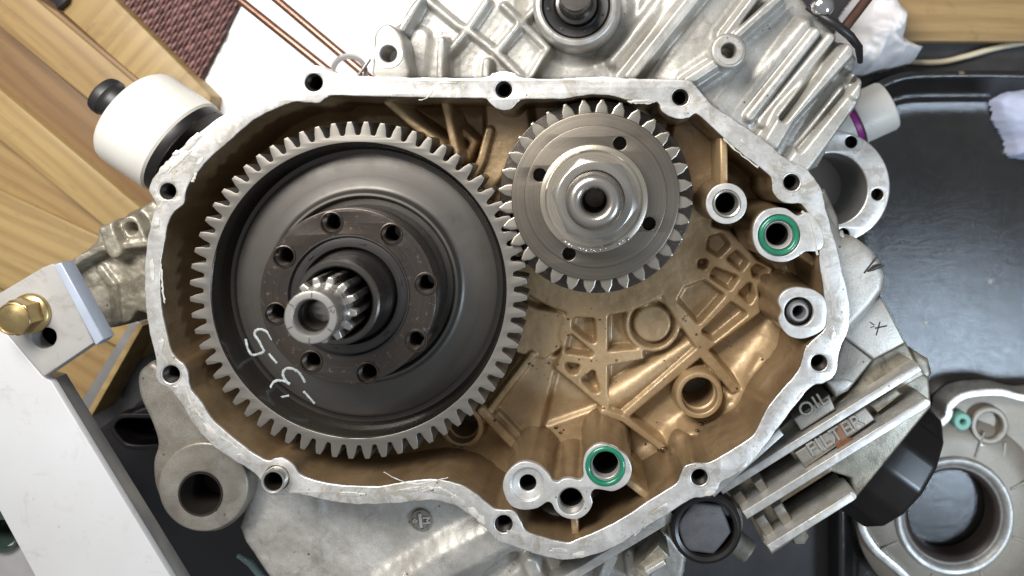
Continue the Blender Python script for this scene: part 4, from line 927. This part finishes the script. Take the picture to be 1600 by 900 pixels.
ws = plate('white_sheet', [QL([(386,-40),(306,144),(296,200),(320,330),(700,330),(760,100),(900,-260),(480,-260)], -470)], -470, ZB + 0.5, 2, M['white_sheet'])
tag(ws, 'blank white sheet lying behind the copper rods', 'sheet')
def rod(a, b2, r, z, lab, z2=None):
    z2 = z if z2 is None else z2
    o = tube('copper_rod', [P(*a, z), P((a[0]+b2[0])/2, (a[1]+b2[1])/2, (z+z2)/2), P(*b2, z2)], r, M['copper'], None, 16, 60)
    return tag(o, lab, 'rod', 'copper coloured rods')
rod((350,-20), (540,132), 8, -300, 'copper rod at upper left, lower of the parallel pair', -250)
rod((400,-28), (580,124), 8, -300, 'copper rod at upper left, upper of the parallel pair', -250)
rod((1392,-50), (1318,46), 9, -190, 'single copper rod by the crumpled paper at upper right', -150)
cl = thing('pipe_clamp', 'small grey ring clamp round the end of the copper rods', 'clamp', P(545, 108, -240))
lathe('clamp_ring', [(30, -14), (31, -12), (31, 12), (30, 14), (25, 14), (24, 12), (24, -12), (25, -14), (30, -14)], P(546, 112, -160), M['grey_metal'], cl, 44, axis=(0.3, 0.25, 0.9))
tube('clamp_wire', [P(560, 118, -150), P(570, 104, -148), P(578, 92, -150)], 3, M['edge_metal'], cl, 10)

# ================================================================ RIGHT HAND BACKGROUND
ir = thing('intake_flange', 'round aluminium flange with bore and bolt holes behind the right rim', 'flange', P(1310, 292, -330))
c = P(1303, 292, -190); k = kz(-190)
bh = [Q(1371, 304, -190), Q(1330, 222, -190), Q(1318, 366, -190)]
ifr = plate('flange_ring', [circ(c[0], c[1], 88 * k, 90), circ(c[0] - 4, c[1] + 4, 56 * k, 70)] + [circ(x, y, 10, 22) for x, y in bh], -190, -230, 3, M['mach'], ir)
lathe('flange_tube', [(58 * k, 0), (56 * k, 2), (54 * k, -10), (52 * k, -20), (51 * k, -140), (0, -141)], (c[0] - 4, c[1] + 4, -194), M['edge_metal'], ir, 70)
for x, y in bh: lathe('bolt_hole', [(10.6, 0.4), (9.6, -2), (9.6, -34), (0, -35)], (x, y, -190), M['shaded_bore'], ifr, 22)

gb = thing('white_bottle', 'small white capped bottle with a magenta band beside the case', 'bottle', P(1350, 185, ZB + 10))
ga = Vector((0.9, -0.42, 0.1)).normalized(); gc = Vector((*Q(1322, 194, -330), -330))
lathe('bottle_body', [(0, -90), (34, -90), (40, -80), (40, 6), (40, 8)], tuple(gc), M['white_plastic'], gb, 40, axis=tuple(ga))
lathe('magenta_band', [(40, 6), (42, 8), (42, 18), (40, 20)], tuple(gc), M['magenta'], gb, 40, axis=tuple(ga))
lathe('bottle_cap', [(40, 18), (50, 20), (50, 82), (47, 88), (40, 91), (0, 91)], tuple(gc), M['white_plastic'], gb, 48, axis=tuple(ga))

tr = thing('parts_tray', 'large dark rounded tray on the bench at right', 'tray', (1760, 700, ZB + 1))
def rrect(x0, y0, x1, y1, r, n=14):
    out = []
    for cx, cy, a in ((x0 + r, y0 + r, 180), *[(xx, y0, None) for xx in np.linspace(x0 + r + 8, x1 - r - 8, 24)], (x1 - r, y0 + r, 270), (x1 - r, y1 - r, 0), (x0 + r, y1 - r, 90)):
        if a is None: out.append((cx, cy)); continue
        for i in range(n + 1): out.append((cx + r * math.cos(R(a + 90 * i / n)), cy + r * math.sin(R(a + 90 * i / n))))
    return out
zr = -450
x0, y0 = Q(1345, 0, zr)[0] - 40, Q(0, 124, zr)[1]
rows = [(-10, ZB + 2), (-8, zr - 10), (-6, zr - 4), (-2, zr - 0.6), (2, zr), (6, zr - 0.8), (9, zr - 4), (12, zr - 10), (34, ZB + 26), (38, ZB + 22), (43, ZB + 21), (48, ZB + 18), (52, ZB + 12), (58, ZB + 8), (90, ZB + 8)]
V, F = [], []; base = None
for d, z in rows:
    lp = rrect(x0 + d, y0 + d, 2300 - d, 1500 - d, 165 - d * 0.8); n = len(lp); V += [(x, y + (26 * ((x - 1720) / 420) ** 2 - 12 if y < 500 and x > 1600 else (0 if y > 500 else 26 * (120 / 420) ** 2 - 12)), z) for x, y in lp]
for j in range(len(rows) - 1):
    for i in range(n): F.append((j * n + i, j * n + (i + 1) % n, (j + 1) * n + (i + 1) % n, (j + 1) * n + i))
F.append(tuple((len(rows) - 1) * n + i for i in range(n)))
mesh('tray_shell', V, F, M['tray'], tr, smooth=60)
pk = plate('wood_plank', [[Q(1380, -80, -480), Q(1820, -80, -480), Q(1820, 66, -480), Q(1380, 64, -480)]], -480, ZB + 0.5, 3, M['pine'])
tag(pk, 'wood plank edging the bench at the upper right corner', 'plank')
cb = tube('cable', [P(x, y, ZB + 9) for x, y in cr([(1380,90),(1420,97),(1470,97),(1510,88),(1560,74),(1640,60)], 6, False)], 6.5, M['cable'])
tag(cb, 'cream cable lying across the dark bench at upper right', 'cable')
def crumple(name, c, rx, ry, rz, mat, seed, lab, cut=None):
    bm = bmesh.new(); bmesh.ops.create_icosphere(bm, subdivisions=5, radius=1)
    V = []; 
    for v in bm.verts:
        p = v.co.copy(); o = Vector((seed, seed * 2.1, 0))
        s = 1 + 0.34 * (mnoise.noise(p * 1.3 + o)) ; s += 0.30 * (abs(mnoise.noise(p * 1.9 + o)) - 0.25) + 0.05 * (abs(mnoise.noise(p * 4.5 + o)) - 0.2)
        V.append((c[0] + p.x * rx * s, c[1] + p.y * ry * s, max(c[2] + p.z * rz * s, ZB + 1)))
    bm.verts.index_update(); F = [[v.index for v in f.verts] for f in bm.faces]; bm.free()
    return tag(mesh(name, V, F, mat, smooth=75), lab, 'paper towel', None)
def cloth(pts, z, hgt, mat, seed, lab):
    q = QL(pts, z); xs = [p[0] for p in q]; ys = [p[1] for p in q]
    def cz(X, Y):
        sd = sd_poly(X, Y, q) + 7 * vnoise(X, Y, 0.03, seed); d = np.clip(-sd, 0, None)
        rid = np.zeros_like(X)
        for o, (f, am) in enumerate(((0.012, 60), (0.024, 34), (0.05, 14))):
            nz = vnoise(X + 0.3 * Y, Y - 0.35 * X, f, seed + 5 + o, 1); rid += am * (0.5 - 2 * np.abs(nz))
        Z = z + hgt * (1 - np.exp(-d / 26)) + rid * (1 - np.exp(-d / 10)) * 0.55 - np.clip(sd, 0, None) * 5
        return Z, Z > ZB + 2
    o = hfield('paper_towel', min(xs) - 20, max(xs) + 20, min(ys) - 20, max(ys) + 20, 2.6, cz, mat, None, (sum(xs) / len(xs), sum(ys) / len(ys), ZB), smooth=50)
    return tag(o, lab, 'paper towel')
cloth([(1322,70),(1338,24),(1360,-14),(1402,-6),(1413,28),(1409,58),(1438,74),(1430,88),(1400,96),(1360,104),(1334,98)], -440, 80, M['paper'], 3, 'crumpled white paper towel beside the copper rod at upper right')
cloth([(1566,158),(1584,146),(1640,140),(1650,250),(1592,240),(1588,218),(1574,196)], -470, 50, M['paper_blue'], 9, 'bluish wipe in the tray at the right edge')
hs = tube('black_hose', [P(x, y, z) for x, y, z in [(1262,12,-100),(1285,26,-78),(1308,40,-70),(1328,56,-80),(1342,74,-100),(1344,96,-140)]], [5, 7, 8, 8, 7, 5], M['black_rubber'], None, 12)
tag(hs, 'short black hose hugging the top right corner of the casting', 'hose')
cp = lathe('chrome_fitting', [(0, 8), (10, 7), (16, 2), (18, -6), (18, -30)], P(1288, 8, -70), M['chrome'], None, 28)
tag(cp, 'shiny chrome fitting at the top of the casting by the hose', 'fitting')

# cover casting lying in the tray
cv = thing('engine_cover', 'removed pale cover casting with a big round opening in the tray', 'engine cover', P(1500, 790, ZB + 9))
zc = -470; k = kz(zc)
RIM = [(1340,818),(1350,770),(1400,690),(1470,655),(1480,632),(1508,612),(1560,607),(1600,616),(1680,630),(1760,760),(1740,940),(1620,1010),(1480,980),(1410,905),(1362,862)]
lp = cr(QL(RIM, zc + 30), 6)
plate('cover_rim', [lp, [tuple(q) for q in offs(lp, 17)]], zc + 30, ZB + 10, 3, M['mach'], cv)
c = Q(1485, 800, zc)
plate('cover_plate', [[tuple(q) for q in offs(lp, 15)], circ(c[0], c[1], 70 * k, 80)], zc, ZB + 12, 2, M['cover'], cv)
lathe('cover_dome', [(150 * k, 2), (140 * k, 10), (112 * k, 16), (92 * k, 17)], (c[0], c[1], zc), M['cover'], cv, 100)
opr = lathe('opening_ring', [(93 * k, 10), (91 * k, 22), (88 * k, 25), (84 * k, 25), (80 * k, 22), (77 * k, 14), (74 * k, 12), (72 * k, 10)], (c[0], c[1], zc), M['rail'], cv, 90)
lathe('rust_ring', [(76 * k, 12.5), (73 * k, 13), (68 * k, 8), (66 * k, 0), (66 * k, -36)], (c[0], c[1], zc), plain('rusty_bore', lin(84, 74, 68), 0.4, 0.4), opr, 90)
for a in range(8):
    an = R(20 + 45 * a); bar('cover_rib', (c[0] + 96 * k * math.cos(an), c[1] + 96 * k * math.sin(an)), (c[0] + 138 * k * math.cos(an), c[1] + 138 * k * math.sin(an)), 5, zc + 19, zc + 2, M['cover'], cv, 1.5)
c2 = P(1504, 659, zc + 24); lathe('mint_bushing', [(18, -20), (18, 0), (16, 2), (8, 2), (6, 0), (6, -16), (0, -17)], c2, M['mint'], cv, 32)
c2 = P(1545, 664, zc + 14); lathe('cover_boss', [(40, -20), (40, 2), (37, 5), (30, 5), (27, 2), (26, -18), (0, -20)], c2, M['cover'], cv, 44)
bar('cover_rib', Q(1508, 680, zc + 10), Q(1506, 706, zc + 10), 8, zc + 14, zc, M['cover'], cv, 2)
bar('cover_rib', Q(1570, 690, zc + 10), Q(1566, 735, zc + 10), 8, zc + 14, zc, M['cover'], cv, 2)
bar('cover_rib', Q(1525, 690, zc + 10), Q(1572, 730, zc + 10), 10, zc + 15, zc, M['mach'], cv, 2)

# ================================================================ LOWER LEFT BACKGROUND
wp = plate('edge_board', [QL([(206,500),(222,505),(140,650),(118,640)], -330)], -330, -400, 2, M['edge_metal'])
tag(wp, 'narrow grey board with worn pale edge below the mounting arm', 'board')
wp2 = plate('pale_lath', [QL([(215,506),(223,509),(142,652),(134,648)], -322)], -322, -402, 1, M['pine_pale'])
tag(wp2, 'thin pale wood lath along the grey board below the mounting arm', 'lath')
bb = thing('black_crate', 'black plastic crate with a hand slot behind the mounting lug', 'crate', P(250, 800, ZB + 1))
slot = cr(QL([(180,668),(186,656),(200,652),(250,654),(262,662),(262,688),(240,694),(206,694),(192,686)], -300), 4)
plate('crate_wall', [QL([(128,690),(176,655),(240,630),(420,700),(520,960),(300,1000),(200,860)], -300), slot], -300, ZB + 1, 6, M['black_plastic'], bb)
lp = [tuple(q) for q in offs(slot, -1)]
plate('slot_lip', [[tuple(q) for q in offs(slot, -9)], [tuple(q) for q in offs(slot, 1)]], -296, -330, 3, M['black_paint'], bb)
plate('slot_back', [[tuple(q) for q in offs(slot, -12)]], -380, -384, 1, M['black_plastic'], bb)
gbx = plate('grey_box', [QL([(-40,880),(32,842),(64,905),(90,960),(-40,1000)], -120)], -120, ZB + 1, 3, M['grey_metal'])
tag(gbx, 'grey sheet metal box in the bottom left corner', 'box')
gl = lathe('glass_jar', [(30, -60), (32, -4), (30, 0), (26, 0), (24, -4), (24, -60), (0, -60)], P(2, 836, -110), M['jar'], None, 40)
tag(gl, 'greenish jar peeking out beside the white stand arm', 'jar')
tj = tube('teal_clip', [P(372, 868, -260), P(392, 880, -250), P(412, 905, -250)], [4, 7, 7], M['teal'], None, 12)
tag(tj, 'small teal plastic clip by the lower casting at the bottom edge', 'clip')
